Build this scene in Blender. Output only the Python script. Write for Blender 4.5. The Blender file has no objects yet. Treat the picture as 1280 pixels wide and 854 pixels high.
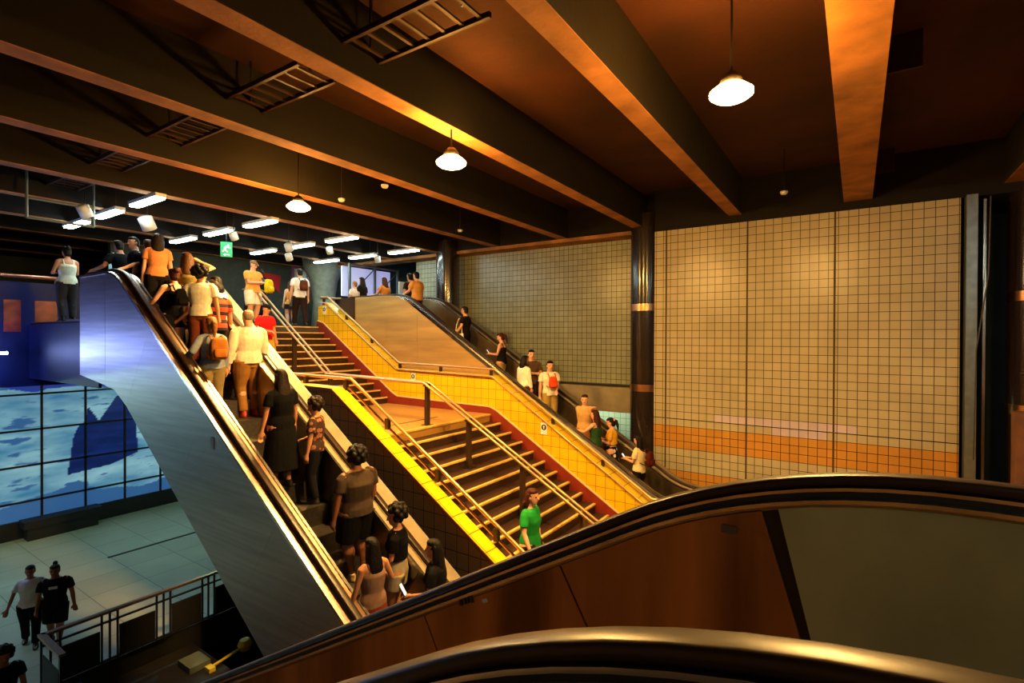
import bpy, bmesh, math, random
from mathutils import Vector, Matrix
from math import sin, cos, pi, radians, sqrt
random.seed(7)
SC = bpy.context.scene
COL = SC.collection
LOBBY = 6.4            # the lobby floor is z = 0; everything below is authored relative to eye level and lifted at the end

# ------------------------------------------------------------------ camera model (matched to the photograph)
FPX = 646.8
YAW, PIT, ROL = radians(33.67), radians(.38), radians(-.237)
_F = Vector((-sin(YAW)*cos(PIT), cos(YAW)*cos(PIT), -sin(PIT)))
_R = Vector((cos(YAW), sin(YAW), 0)); _D = _F.cross(_R)
_R2 = _R*cos(ROL)+_D*sin(ROL); _D2 = -_R*sin(ROL)+_D*cos(ROL)
def ray(px, py): return _R2*((px-640)/FPX)+_D2*((py-427)/FPX)+_F
def onY(px, py, Y): d = ray(px, py); return d*(Y/d.y)
def onX(px, py, X): d = ray(px, py); return d*(X/d.x)
def onZ(px, py, Z): d = ray(px, py); return d*(Z/d.z)

# ------------------------------------------------------------------ colours and materials
def lin(c):
    return tuple((v/12.92 if v <= .04045 else ((v+.055)/1.055)**2.4) for v in c)
def hexc(s): return lin(tuple(int(s[i:i+2], 16)/255 for i in (0, 2, 4)))
_M = {}
def mat(name, color, rough=.6, metal=0., noise=0., nscale=6., bump=0., bscale=40., emit=None, estr=0., spec=.5, stretch=None, coat=0.):
    if name in _M: return _M[name]
    m = bpy.data.materials.new(name); m.use_nodes = True
    nt = m.node_tree; b = nt.nodes['Principled BSDF']
    c = hexc(color) if isinstance(color, str) else color
    b.inputs['Base Color'].default_value = (*c, 1)
    b.inputs['Roughness'].default_value = rough; b.inputs['Metallic'].default_value = metal
    b.inputs['Specular IOR Level'].default_value = spec
    if coat: b.inputs['Coat Weight'].default_value = coat; b.inputs['Coat Roughness'].default_value = .08
    tc = nt.nodes.new('ShaderNodeTexCoord'); src = tc.outputs['Object']
    if stretch:
        mp = nt.nodes.new('ShaderNodeMapping'); mp.inputs['Scale'].default_value = stretch
        nt.links.new(src, mp.inputs[0]); src = mp.outputs[0]
    if noise:
        n = nt.nodes.new('ShaderNodeTexNoise'); n.inputs['Scale'].default_value = nscale; n.inputs['Detail'].default_value = 6
        nt.links.new(src, n.inputs['Vector'])
        r = nt.nodes.new('ShaderNodeMapRange'); r.inputs['From Min'].default_value = .3; r.inputs['From Max'].default_value = .7
        r.inputs['To Min'].default_value = 1-noise; r.inputs['To Max'].default_value = 1+noise*.6
        nt.links.new(n.outputs[0], r.inputs[0])
        mx = nt.nodes.new('ShaderNodeVectorMath'); mx.operation = 'SCALE'
        mx.inputs[0].default_value = c; nt.links.new(r.outputs[0], mx.inputs['Scale'])
        nt.links.new(mx.outputs[0], b.inputs['Base Color'])
    if bump:
        n2 = nt.nodes.new('ShaderNodeTexNoise'); n2.inputs['Scale'].default_value = bscale; n2.inputs['Detail'].default_value = 4
        nt.links.new(src, n2.inputs['Vector'])
        bp = nt.nodes.new('ShaderNodeBump'); bp.inputs['Strength'].default_value = bump; bp.inputs['Distance'].default_value = .02
        nt.links.new(n2.outputs[0], bp.inputs['Height']); nt.links.new(bp.outputs[0], b.inputs['Normal'])
    if emit:
        b.inputs['Emission Color'].default_value = (*emit, 1); b.inputs['Emission Strength'].default_value = estr
    _M[name] = m; return m
def tile_mat(name, c1, c2, grout, w, h, mortar=.006, off=(0, 0), rough=.25, axes='XZ'):
    m = bpy.data.materials.new(name); m.use_nodes = True
    nt = m.node_tree; b = nt.nodes['Principled BSDF']; b.inputs['Roughness'].default_value = rough
    tc = nt.nodes.new('ShaderNodeTexCoord'); sp = nt.nodes.new('ShaderNodeSeparateXYZ'); cb = nt.nodes.new('ShaderNodeCombineXYZ')
    nt.links.new(tc.outputs['Object'], sp.inputs[0])
    for k in (0, 1):
        a = nt.nodes.new('ShaderNodeMath'); a.operation = 'ADD'; a.inputs[1].default_value = 100*(w, h)[k]-off[k]
        nt.links.new(sp.outputs['XYZ'.index(axes[k])], a.inputs[0]); nt.links.new(a.outputs[0], cb.inputs[k])
    br = nt.nodes.new('ShaderNodeTexBrick'); br.offset = 0; br.squash = 1
    br.inputs['Scale'].default_value = 1; br.inputs['Mortar Size'].default_value = mortar; br.inputs['Mortar Smooth'].default_value = .1
    br.inputs['Brick Width'].default_value = w; br.inputs['Row Height'].default_value = h; br.inputs['Bias'].default_value = 0
    br.inputs['Color1'].default_value = (*hexc(c1), 1); br.inputs['Color2'].default_value = (*hexc(c2), 1); br.inputs['Mortar'].default_value = (*hexc(grout), 1)
    nt.links.new(cb.outputs[0], br.inputs['Vector'])
    n = nt.nodes.new('ShaderNodeTexNoise'); n.inputs['Scale'].default_value = .7; n.inputs['Detail'].default_value = 5
    nt.links.new(tc.outputs['Object'], n.inputs['Vector'])
    r = nt.nodes.new('ShaderNodeMapRange'); r.inputs['From Min'].default_value = .3; r.inputs['From Max'].default_value = .7
    r.inputs['To Min'].default_value = .82; r.inputs['To Max'].default_value = 1.05; nt.links.new(n.outputs[0], r.inputs[0])
    mx = nt.nodes.new('ShaderNodeVectorMath'); mx.operation = 'SCALE'
    nt.links.new(br.outputs['Color'], mx.inputs[0]); nt.links.new(r.outputs[0], mx.inputs['Scale']); nt.links.new(mx.outputs[0], b.inputs['Base Color'])
    bp = nt.nodes.new('ShaderNodeBump'); bp.inputs['Strength'].default_value = .5; bp.inputs['Distance'].default_value = .004; bp.invert = True
    nt.links.new(br.outputs['Fac'], bp.inputs['Height']); nt.links.new(bp.outputs[0], b.inputs['Normal'])
    return m
def emis(name, col, s):
    m = bpy.data.materials.new(name); m.use_nodes = True; b = m.node_tree.nodes['Principled BSDF']
    b.inputs['Base Color'].default_value = (.8, .8, .8, 1); b.inputs['Emission Color'].default_value = (*col, 1); b.inputs['Emission Strength'].default_value = s
    return m

STEEL = mat('brushed steel', (.50, .49, .50), .42, 1., noise=.2, nscale=3, bump=.04, bscale=60, stretch=(.25, 1, 6))
STEEL_B = mat('steel trim', (.62, .60, .57), .22, 1., noise=.1, nscale=5)
STEEL_M = mat('matt steel deck', (.40, .31, .21), .45, .7, noise=.15, nscale=5)
STEEL_D = mat('dark bronze steel', (.30, .25, .21), .35, 1., noise=.3, nscale=3)
STEEL_P = mat('scuffed steel with painted reflections', (.40, .23, .11), .33, .9, noise=.65, nscale=1.3, bump=.05, bscale=50, stretch=(2.2, 1, .25))  # orange-brown base and upright colour streaks paint in reflections
RUBBER = mat('black rubber', (.020, .008, .004), .36, 0., spec=.45)
DARK = mat('black paint', (.008, .008, .009), .6)
DARKMETAL = mat('dark metal', (.03, .026, .024), .4, .6)
GROOVE = mat('grooved step metal', (.10, .085, .075), .45, .7, noise=.3, nscale=20)
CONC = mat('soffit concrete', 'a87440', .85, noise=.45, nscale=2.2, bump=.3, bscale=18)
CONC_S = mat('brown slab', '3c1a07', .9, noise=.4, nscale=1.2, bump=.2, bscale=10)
CONC_D = mat('shade-toned beam side', '0f0804', .9, noise=.4, nscale=1.2, bump=.2, bscale=10)  # beam sides: shade put into the colour, against the paler soffits
CONC_W = mat('plain concrete', '9a8b70', .85, noise=.25, nscale=2.5, bump=.15, bscale=12)
RAILM = mat('polished bronze rail', (.62, .38, .18), .34, .8)
RAILM2 = mat('steel rail', (.75, .72, .68), .18, 1.)
POST = mat('dark red post', (.035, .018, .014), .35, .3)
SKIRT = mat('red brown skirting', '7a2410', .5, noise=.2, nscale=4)
STEPM = mat('brown stone step', '331a0e', .6, noise=.35, nscale=9)
NOSE = mat('brass nosing', 'e0b45a', .5, noise=.25, nscale=8)
LANDM = mat('terrazzo landing', 'a87c3c', .4, noise=.12, nscale=30)
GRANITE = mat('dark granite', (.022, .014, .013), .2, 0., noise=.5, nscale=40, coat=.4)
COPPER = mat('copper band', (.72, .36, .18), .28, 1.)
TEAL = mat('dark teal wall', '1c2f33', .7, noise=.3, nscale=1.5)
WHITE = mat('white paint', 'd8dcd8', .5)
BLACKFLOOR = mat('dark floor', '15120f', .6, noise=.2)
T_YEL = tile_mat('yellow stair tile', 'f2be14', 'e8b210', '5a3a10', .215, .235, .005, (-.02, -.047), .3)
T_CAP = tile_mat('yellow cap tile', 'f4c414', 'eab80f', '5a3a10', .30, .5, .006, (0, .2), .3, axes='XY')
T_PAR = tile_mat('brown parapet tile', 'dca468', 'd0985e', '2a160a', .215, .235, .006, (0, 0), .35)
T_CREAM = tile_mat('cream tile', 'c2b692', 'b8ab88', '4a3f28', .178, .183, .007, (.019, -1.994), .3)
T_ORG = tile_mat('orange tile', 'cf9340', 'c68a38', '4a2c0c', .178, .183, .007, (.019, -1.994), .3)
T_LIL = tile_mat('lilac tile', 'd3c3cf', 'c9b8c6', '4a3c30', .178, .183, .007, (.019, -1.994), .3)
T_GRN = tile_mat('olive tile', 'a3a487', '97987b', '2c2c1a', .155, .168, .007, (0, 0), .3)
T_PALE = tile_mat('pale green tile', 'c9cfa4', 'bec69a', '5d6a58', .2, .2, .006)
T_FLOOR = tile_mat('pale stone floor', 'b2b39c', 'a6a791', '727260', 1.2, 1.2, .01, (0, 0), .35, axes='XY')

# ------------------------------------------------------------------ object helpers
def link_bm(name, bm, m, parent=None, smooth=False):
    me = bpy.data.meshes.new(name)
    bmesh.ops.recalc_face_normals(bm, faces=bm.faces)
    bm.to_mesh(me); bm.free()
    for mm in (m if isinstance(m, (list, tuple)) else [m]): me.materials.append(mm)
    if smooth:
        for p in me.polygons: p.use_smooth = True
    o = bpy.data.objects.new(name, me); COL.objects.link(o)
    if parent: o.parent = parent
    return o
def tag(o, label, cat, group=None):
    o['label'] = label; o['category'] = cat
    if group: o['group'] = group
    return o
def struct(o, label=None):
    o['kind'] = 'structure'
    if label: o['label'] = label
    return o
def thing(name, label, cat, loc=(0, 0, 0), rz=0, group=None):
    o = bpy.data.objects.new(name, None); COL.objects.link(o); o.empty_display_size = .1
    o.location = loc; o.rotation_euler = (0, 0, rz); return tag(o, label, cat, group)
def box(bm, x0, x1, y0, y1, z0, z1, mi=0):
    v = [bm.verts.new(p) for p in ((x0,y0,z0),(x1,y0,z0),(x1,y1,z0),(x0,y1,z0),(x0,y0,z1),(x1,y0,z1),(x1,y1,z1),(x0,y1,z1))]
    for f in ((0,3,2,1),(4,5,6,7),(0,1,5,4),(1,2,6,5),(2,3,7,6),(3,0,4,7)):
        fc = bm.faces.new([v[i] for i in f]); fc.material_index = mi
    return bm
def boxo(name, d, m, parent=None): return link_bm(name, box(bmesh.new(), *d), m, parent)
def prism(bm, pts, y0, y1):
    """closed polygon of (x, z) extruded from y0 to y1"""
    a = [bm.verts.new((x, y0, z)) for x, z in pts]; b = [bm.verts.new((x, y1, z)) for x, z in pts]
    n = len(pts); bm.faces.new(a); bm.faces.new(b[::-1])
    for i in range(n): bm.faces.new((a[i], b[i], b[(i+1) % n], a[(i+1) % n]))
    return bm
def tube(bm, pts, rads, seg=10, round_ends=True, squash=None):
    pts = [Vector(p) for p in pts]; rads = list(rads) if isinstance(rads, (list, tuple)) else [rads]*len(pts)
    if round_ends:
        d0 = (pts[0]-pts[1]).normalized(); d1 = (pts[-1]-pts[-2]).normalized()
        r0, r1 = rads[0], rads[-1]
        pts = [pts[0]+d0*r0*.95, pts[0]+d0*r0*.7]+pts+[pts[-1]+d1*r1*.7, pts[-1]+d1*r1*.95]
        rads = [r0*.25, r0*.7]+rads+[r1*.7, r1*.25]
    n = len(pts); ref = None; rings = []
    for i in range(n):
        if i == 0: t = pts[1]-pts[0]
        elif i == n-1: t = pts[-1]-pts[-2]
        else: t = (pts[i+1]-pts[i]).normalized()+(pts[i]-pts[i-1]).normalized()
        t = t.normalized() if t.length > 1e-9 else Vector((0, 0, 1))
        if ref is None:
            ref = Vector((0, 1, 0)) if abs(t.y) < .9 else Vector((1, 0, 0))
        u = (ref-t*ref.dot(t)).normalized(); v = t.cross(u); ref = u
        su, sv = squash or (1, 1)
        rings.append([bm.verts.new(pts[i]+(u*cos(2*pi*k/seg)*su+v*sin(2*pi*k/seg)*sv)*rads[i]) for k in range(seg)])
    for a, b in zip(rings, rings[1:]):
        for k in range(seg): bm.faces.new((a[k], a[(k+1) % seg], b[(k+1) % seg], b[k]))
    bm.faces.new(rings[0][::-1]); bm.faces.new(rings[-1])
    return bm
def tubeo(name, pts, r, m, parent=None, seg=10): return link_bm(name, tube(bmesh.new(), pts, r, seg), m, parent, True)
def loft(bm, rings, seg=16, M=None, pw=2.0):
    """rings of (x, y, z, rx, ry): horizontal ellipses joined upward"""
    R = []
    for x, y, z, rx, ry in rings:
        ring = []
        for k in range(seg):
            a = 2*pi*k/seg; ca, sa = cos(a), sin(a)
            if pw != 2: ca = math.copysign(abs(ca)**(2/pw), ca); sa = math.copysign(abs(sa)**(2/pw), sa)
            p = Vector((x+rx*ca, y+ry*sa, z))
            ring.append(bm.verts.new(M @ p if M else p))
        R.append(ring)
    for a, b in zip(R, R[1:]):
        for k in range(seg): bm.faces.new((a[k], a[(k+1) % seg], b[(k+1) % seg], b[k]))
    bm.faces.new(R[0][::-1]); bm.faces.new(R[-1])
    return bm
def ell(bm, c, r, M=None, seg=14):
    n = 8; rings = []
    for i in range(n+1):
        a = -pi/2+pi*(i+.5)/(n+1)*1.0; rings.append((c[0], c[1], c[2]+r[2]*sin(a)/sin(pi/2-pi*.5/(n+1)), r[0]*cos(a), r[1]*cos(a)))
    return loft(bm, rings, seg, M)
def sweep(bm, path, sec):
    """path: (x, z) polyline; sec: closed loop of (y, n), n measured along the path's upward normal"""
    n = len(path); R = []
    for i in range(n):
        a = path[max(i-1, 0)]; b = path[min(i+1, n-1)]
        t = Vector((b[0]-a[0], b[1]-a[1])).normalized(); nx, nz = -t.y, t.x
        if nz < 0 and t.x > 0: nx, nz = -nx, -nz
        R.append([bm.verts.new((path[i][0]+nx*q, y, path[i][1]+nz*q)) for y, q in sec])
    k = len(sec)
    for a, b in zip(R, R[1:]):
        for j in range(k): bm.faces.new((a[j], a[(j+1) % k], b[(j+1) % k], b[j]))
    bm.faces.new(R[0][::-1]); bm.faces.new(R[-1])
    return bm
def sweepo(name, path, sec, m, parent=None, smooth=False): return link_bm(name, sweep(bmesh.new(), path, sec), m, parent, smooth)
def fillet(pts, R, step=.12):
    out = [pts[0]]
    for i in range(1, len(pts)-1):
        p0, p, p1 = (Vector(q) for q in pts[i-1:i+2])
        a = (p0-p).normalized(); b = (p1-p).normalized(); ang = a.angle(b)
        d = R/math.tan(ang/2); A = p+a*d; B = p+b*d
        cdir = (a+b).normalized(); c = p+cdir*(R/sin(ang/2))
        a0 = math.atan2(A.y-c.y, A.x-c.x); a1 = math.atan2(B.y-c.y, B.x-c.x)
        da = (a1-a0+pi) % (2*pi)-pi; m = max(4, int(abs(da)*R/step))
        for k in range(m+1):
            t = a0+da*k/m; out.append((c.x+R*cos(t), c.y+R*sin(t)))
    out.append(pts[-1]); return out
def cut(path, xa, xb):
    """piece of an x-monotone path between xa and xb"""
    def at(x):
        for (x0, z0), (x1, z1) in zip(path, path[1:]):
            if x0 <= x <= x1: return (x, z0+(z1-z0)*(x-x0)/(x1-x0))
        return path[0] if x < path[0][0] else path[-1]
    return [at(xa)]+[p for p in path if xa+1e-4 < p[0] < xb-1e-4]+[at(xb)]
def zat(path, x): return cut(path, x, x+1e-3)[0][1]
def rubber_sec(y, w=.04, b=.0, h=.05):
    return [(y-w, b+.012), (y-w*.7, b), (y+w*.7, b), (y+w, b+.012), (y+w, b+h*.72), (y+w*.88, b+h*.93), (y+w*.65, b+h), (y-w*.65, b+h), (y-w*.88, b+h*.93), (y-w, b+h*.72)]

# ------------------------------------------------------------------ setting: levels, floors, ceiling
ZD, ZL, ZM, ZF = .33, -1.81, -4.3, -6.4       # upper deck, stair landing, lower landing, lobby
ZB, ZS = 2.9, 3.75                              # underside of the ceiling beams, slab
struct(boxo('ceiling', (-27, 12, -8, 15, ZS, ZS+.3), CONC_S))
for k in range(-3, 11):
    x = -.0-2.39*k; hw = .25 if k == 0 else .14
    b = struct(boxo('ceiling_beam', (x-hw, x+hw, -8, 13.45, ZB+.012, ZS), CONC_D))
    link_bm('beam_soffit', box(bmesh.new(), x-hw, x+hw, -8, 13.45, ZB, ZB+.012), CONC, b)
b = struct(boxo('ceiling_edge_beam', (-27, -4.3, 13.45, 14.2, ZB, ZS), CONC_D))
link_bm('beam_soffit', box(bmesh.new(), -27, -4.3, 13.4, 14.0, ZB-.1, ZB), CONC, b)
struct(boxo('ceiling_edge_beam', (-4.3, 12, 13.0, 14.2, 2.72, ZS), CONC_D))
struct(boxo('floor_upper_deck', (-26, -13.82, 5.3, 17, ZD-.35, ZD), mat('deck floor', '4a4238', .5, noise=.2)))
struct(boxo('floor_deck_side', (-26, -12.2, 3.95, 5.3, ZD-.35, ZD), _M['deck floor']))
struct(boxo('floor_deck_edge', (-26, -16.56, -6, 3.95, ZD-.35, ZD), _M['deck floor']))
struct(boxo('floor_lobby', (-23, -12.3, -8, 17, ZF-.2, ZF), T_FLOOR))
struct(boxo('floor_pit', (-12.22, 0, -2, 5.6, ZF-.6, ZF-.4), BLACKFLOOR))
struct(boxo('wall_pit', (-12.34, -12.24, -2, 8, ZF-.7, ZF-.01), DARK))
struct(boxo('floor_lower_landing', (-3.3, 8, 5.5, 14, ZM-.3, ZM), LANDM))
struct(boxo('floor_camera_landing', (.6, 9, -6, 5.0, -1.75, -1.45), LANDM))
struct(boxo('wall_deck_end', (-26.3, -26, -8, 17, ZD-.5, ZS), TEAL))
struct(boxo('wall_deck_far', (-26, -12.6, 16.8, 17, ZF, ZS), TEAL))
struct(boxo('wall_behind', (-26, 12, -8.3, -8, ZF-1.5, ZS), CONC_W))
struct(boxo('wall_right', (11.8, 12, -8, 15, ZF, ZS), TEAL))

# big tiled wall on the right, with coloured bands in its tiling
bm = bmesh.new()
xs = [-4.3, -2.83, -1.58, -.52, .02, 1.64]; zs = [ZM, -3.28, -2.726, -2.177, -1.994, -1.811, 2.72]
for i in range(5):
    for j in range(6):
        mi = 1 if j in (0, 2) else 0
        if j == 4 and i in (1, 2, 3): mi = 2
        if j == 3 and i == 2: mi = 2
        v = [bm.verts.new(p) for p in ((xs[i], 13, zs[j]), (xs[i+1], 13, zs[j]), (xs[i+1], 13, zs[j+1]), (xs[i], 13, zs[j+1]))]
        bm.faces.new(v).material_index = mi
box(bm, -4.3, 1.64, 13.02, 13.2, ZM, 2.72)
bmesh.ops.remove_doubles(bm, verts=bm.verts, dist=1e-4)
w = struct(link_bm('wall_far_right', bm, [T_CREAM, T_ORG, T_LIL]), 'cream tiled wall with orange bands along its foot')
for x in (-4.0, -2.12, -.40):
    boxo('expansion_joint', (x-.018, x+.018, 12.992, 13.0, ZM, 2.72), mat('joint', '4b3d22', .8), w)
boxo('horizontal_joint', (-4.3, 1.64, 12.993, 13.0, -2.004, -1.986), mat('joint dark', '1c130a', .8), w)
# corner post and dark recess right of it
struct(boxo('trim_1', (1.70, 1.86, 12.80, 13.1, ZM, 2.72), mat('grey post', '8d979a', .35, .7, noise=.2)))
struct(boxo('trim_2', (1.93, 1.97, 12.75, 12.82, ZM, 2.6), STEEL_B))
struct(boxo('wall_right_recess', (1.64, 12, 15, 15.2, ZM, ZS), TEAL))
struct(boxo('wall_right_parapet', (2.1, 7, 11.2, 11.5, ZM, -1.15), mat('brown concrete', '6a4026', .8, noise=.4, nscale=3)))

# olive tiled wall with concrete spandrel and passage behind it
struct(link_bm('wall_far_left', box(bmesh.new(), -13.6, -4.3, 14, 14.2, -1.3, 2.95), T_GRN), 'olive tiled wall between the two dark columns')
struct(boxo('wall_far_spandrel', (-13.6, -4.3, 13.6, 14.2, -2.06, -1.31), CONC_W))
struct(boxo('trim_3', (-13.6, -4.3, 13.55, 13.62, -1.33, -1.28), DARK))
struct(link_bm('wall_passage', box(bmesh.new(), -13.6, -3, 16, 16.2, ZM, -1.5), T_PALE))
struct(boxo('ceiling_passage', (-13.6, -3, 14.2, 16.2, -1.5, -1.3), WHITE))
fl_pass = 1
struct(boxo('floor_passage', (-13.6, -3, 13.6, 16.2, ZM-.2, ZM), LANDM))

def column(x, y, r, label):
    c = thing('column', label, 'column', (x, y, ZM), group='dark round columns')
    h = ZS-ZM
    link_bm('shaft', loft(bmesh.new(), [(0, 0, 0, r, r), (0, 0, h-.5, r, r)], 40), GRANITE, c, True)
    for z in (.81, -1.28):
        link_bm('band', loft(bmesh.new(), [(0, 0, z-.09-ZM, r+.012, r+.012), (0, 0, z+.09-ZM, r+.012, r+.012)], 40), COPPER, c, True)
    for o in c.children:
        md = o.modifiers.new('edges', 'EDGE_SPLIT')
    return c
column(-4.64, 13.35, .4, 'dark round granite column with copper bands left of the big tiled wall')
column(-11.55, 13.4, .4, 'dark round granite column at the top of the far escalator')
column(2.75, 13.3, .4, 'dark round granite column at the right edge beyond the corner post')

# ------------------------------------------------------------------ staircase
YR, YL = 10.0, 5.90
st = thing('staircase', 'brown stone staircase with pale nosings and a landing halfway', 'staircase', (0, 0, 0))
def step(x_nose, z, tread, riser):
    bm = bmesh.new(); box(bm, x_nose-tread-.02, x_nose-.02, YL+.004, YR-.024, z-riser-.05, z-.002)
    s = link_bm('step', bm, STEPM, st)
    link_bm('nosing', box(bmesh.new(), x_nose-.055, x_nose, YL+.004, YR-.024, z-.035, z), NOSE, s)
LN = [(-7.25+.303*k, ZL-.183*k) for k in range(0, 14)]
for k, (x, z) in enumerate(LN):
    if k: step(x, z, .34, .183)
UN = [(-10.76-.278*(k-1), ZL+.178*k) for k in range(1, 13)]
for x, z in UN: step(x, z, .32, .178)
l = boxo('landing', (-10.8, -7.27, YL+.004, YR-.024, ZL-.3, ZL), LANDM, st)
boxo('nosing', (-7.305, -7.25, YL+.004, YR-.024, ZL-.035, ZL+.002), NOSE, l)
for y in (7.6, 8.05):
    pass
boxo('landing_strip', (-8.0, -7.93, YL, 8.9, ZL, ZL+.004), mat('dark groove', '5c4423', .6), l)
# mass under the stair
bm = bmesh.new(); prism(bm, [(-14.2, ZD-.36), (-13.5, -.05), (-10.5, ZL-.35), (-7.3, ZL-.35), (-3.0, ZM-.35), (-3.0, ZM-.9), (-7.5, -2.9), (-10.6, -2.9), (-14.2, -.7)], YL+.01, YR-.03)
link_bm('stair_base', bm, DARK, st)

# yellow wall right of the stair
RT = fillet([(-13.75, 1.235), (-13.47, 1.22), (-10.40, -.69), (-7.18, -.75), (-3.36, -3.18), (-1.2, -3.2)], .12, .03)
WT = [(x, z-.20) for x, z in RT]
poly = [(-13.87, .95)]+[(x, z) for x, z in WT if x > -13.5]+[(-1.2, ZM), (-7, ZM), (-13.87, -1.5)]
wy = struct(link_bm('wall_stair_right', prism(bmesh.new(), poly, YR, YR+.28), T_YEL), 'yellow tiled stair wall')
# its capping, twin rails and brackets
hr = thing('wall_handrail', 'twin bronze handrail along the top of the yellow tiled wall', 'handrail')
sweepo('cap_rail', [(x, z-.15) for x, z in RT], [(YR-.02, -.03), (YR+.29, -.03), (YR+.29, .0), (YR-.02, .0)], T_CAP, hr)
link_bm('rail', tube(bmesh.new(), [(x, YR+.06, z) for x, z in RT], .032, 10), RAILM, hr, True)
link_bm('rail', tube(bmesh.new(), [(x, YR-.06, z-.17) for x, z in RT], .018, 8), RAILM, hr, True)
for x in (-12.6, -11.5, -10.37, -8.9, -7.3, -5.6, -4.4, -3.3):
    z = zat(RT, x); boxo('bracket', (x-.03, x+.03, YR+.03, YR+.09, z-.16, z-.02), POST, hr)
# red skirting with pale lip
SK = [(-13.9, .50), (-13.6, .43), (-10.62, -1.50), (-10.4, -1.60), (-7.3, -1.65), (-7.1, -1.72), (-3.0, -4.2)]
bm = bmesh.new(); sweep(bm, SK, [(YR-.02, -.45), (YR, -.45), (YR, 0), (YR-.02, 0)])
sk = struct(link_bm('baseboard_stair', bm, SKIRT))
sweepo('baseboard_lip', SK, [(YR-.03, 0), (YR, 0), (YR, .03), (YR-.03, .03)], mat('pale lip', 'd8b48c', .5), sk)

# left parapet: brown tiled side, yellow tiled cap, twin rail on its cap
PT = fillet([(-14.2, 1.06), (-13.6, 1.05), (-10.5, -.86), (-7.50, -.90), (-4.115, -3.02), (-2.9, -3.77)], .05, .02)
poly = PT+[(-2.9, ZM-1), (-9, -4.5), (-14.2, -1.0)]
pw = struct(link_bm('wall_stair_left', prism(bmesh.new(), [p for p in poly], 5.70, YL), T_PAR), 'brown tiled stair parapet')
sweepo('parapet_cap', PT, [(5.66, 0), (YL+.03, 0), (YL+.03, .02), (5.66, .02)], T_CAP, pw)
sweepo('cap_edge', PT, [(5.655, -.03), (5.67, -.03), (5.67, .024), (5.655, .024)], mat('cap edge', '6a3a14', .5), pw)
LT = fillet([(-13.6, 1.24), (-10.4, -.69), (-7.33, -.725), (-3.79, -2.905), (-2.9, -3.45)], .1, .03)
lh = thing('parapet_handrail', 'twin bronze handrail along the brown parapet on the left of the stair', 'handrail')
link_bm('rail', tube(bmesh.new(), [(x, YL+.05, z) for x, z in LT], .03, 10), RAILM, lh, True)
link_bm('rail', tube(bmesh.new(), [(x-.03, YL+.06, z-.17) for x, z in LT], .022, 10), RAILM, lh, True)
for x in (-12.2, -10.3, -8.6, -7.45, -6.4, -5.3, -4.2, -3.3):
    z = zat(LT, x); boxo('bracket', (x-.035, x+.035, YL-.0, YL+.07, z-.21, z-.03), POST, lh)

# central double rail on posts
YC = 7.95
CT = fillet([(-14.3, ZD+1.0), (-13.7, ZD+.95), (-10.62, -.88), (-7.42, -.935), (-3.55, -3.11)], .1, .03)
ch = thing('central_handrail', 'double bronze handrail on dark posts down the middle of the stair', 'handrail')
for dy in (-.075, .075):
    link_bm('rail', tube(bmesh.new(), [(x, YC+dy, z) for x, z in CT], .028, 10), RAILM, ch, True)
def step_z(x):
    if x < -13.82: return ZD
    for xn, z in reversed(UN):
        if x <= xn: return z
    if x <= -7.25: return ZL
    for xn, z in LN:
        if x <= xn: return z
    return ZM
for x in (-14.25, -13.3, -12.0, -10.55, -7.40, -6.3, -5.05, -3.85):
    p = boxo('post', (x-.035, x+.035, YC-.05, YC+.05, step_z(x), zat(CT, x)-.01), POST, ch)
    link_bm('bracket', box(bmesh.new(), x-.03, x+.03, YC-.1, YC+.1, zat(CT, x)-.06, zat(CT, x)-.025), POST, p)
    link_bm('foot_plate', box(bmesh.new(), x-.09, x+.09, YC-.09, YC+.09, step_z(x), step_z(x)+.012), DARKMETAL, p)
for x, y, z, h in ((-10.38, 10, -.22, 0),): pass

# small direction signs fixed to the yellow wall (a dark disc with a white arrow)
def wall_sign(px, py, w, h, label):
    c = onY(px, py, YR-.012)
    s = thing('direction_sign', label, 'sign', c, group='direction signs on the yellow wall')
    boxo('plate', (-w/2, w/2, -.006, .006, -h/2, h/2), WHITE, s)
    bm = bmesh.new(); r = w*.4
    prism(bm, [(r*cos(a*pi/12), h*.12+r*sin(a*pi/12)) for a in range(24)], -.010, -.004)
    link_bm('disc', bm, mat('navy', '151c3c', .5), s)
    bm = bmesh.new(); prism(bm, [(-.012, h*.12-r*.55), (.012, h*.12-r*.55), (.012, h*.12+r*.1), (r*.4, h*.12+r*.1), (0, h*.12+r*.7), (-r*.4, h*.12+r*.1), (-.012, h*.12+r*.1)], -.013, -.008)
    link_bm('arrow', bm, WHITE, s)
wall_sign(680, 536, .16, .26, 'small white direction sign low on the yellow wall beside the lower flight')
wall_sign(516.5, 472, .15, .24, 'small white direction sign above the stair landing on the yellow wall')
wall_sign(405.5, 388, .15, .24, 'small white direction sign at the top end of the yellow wall')

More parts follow.
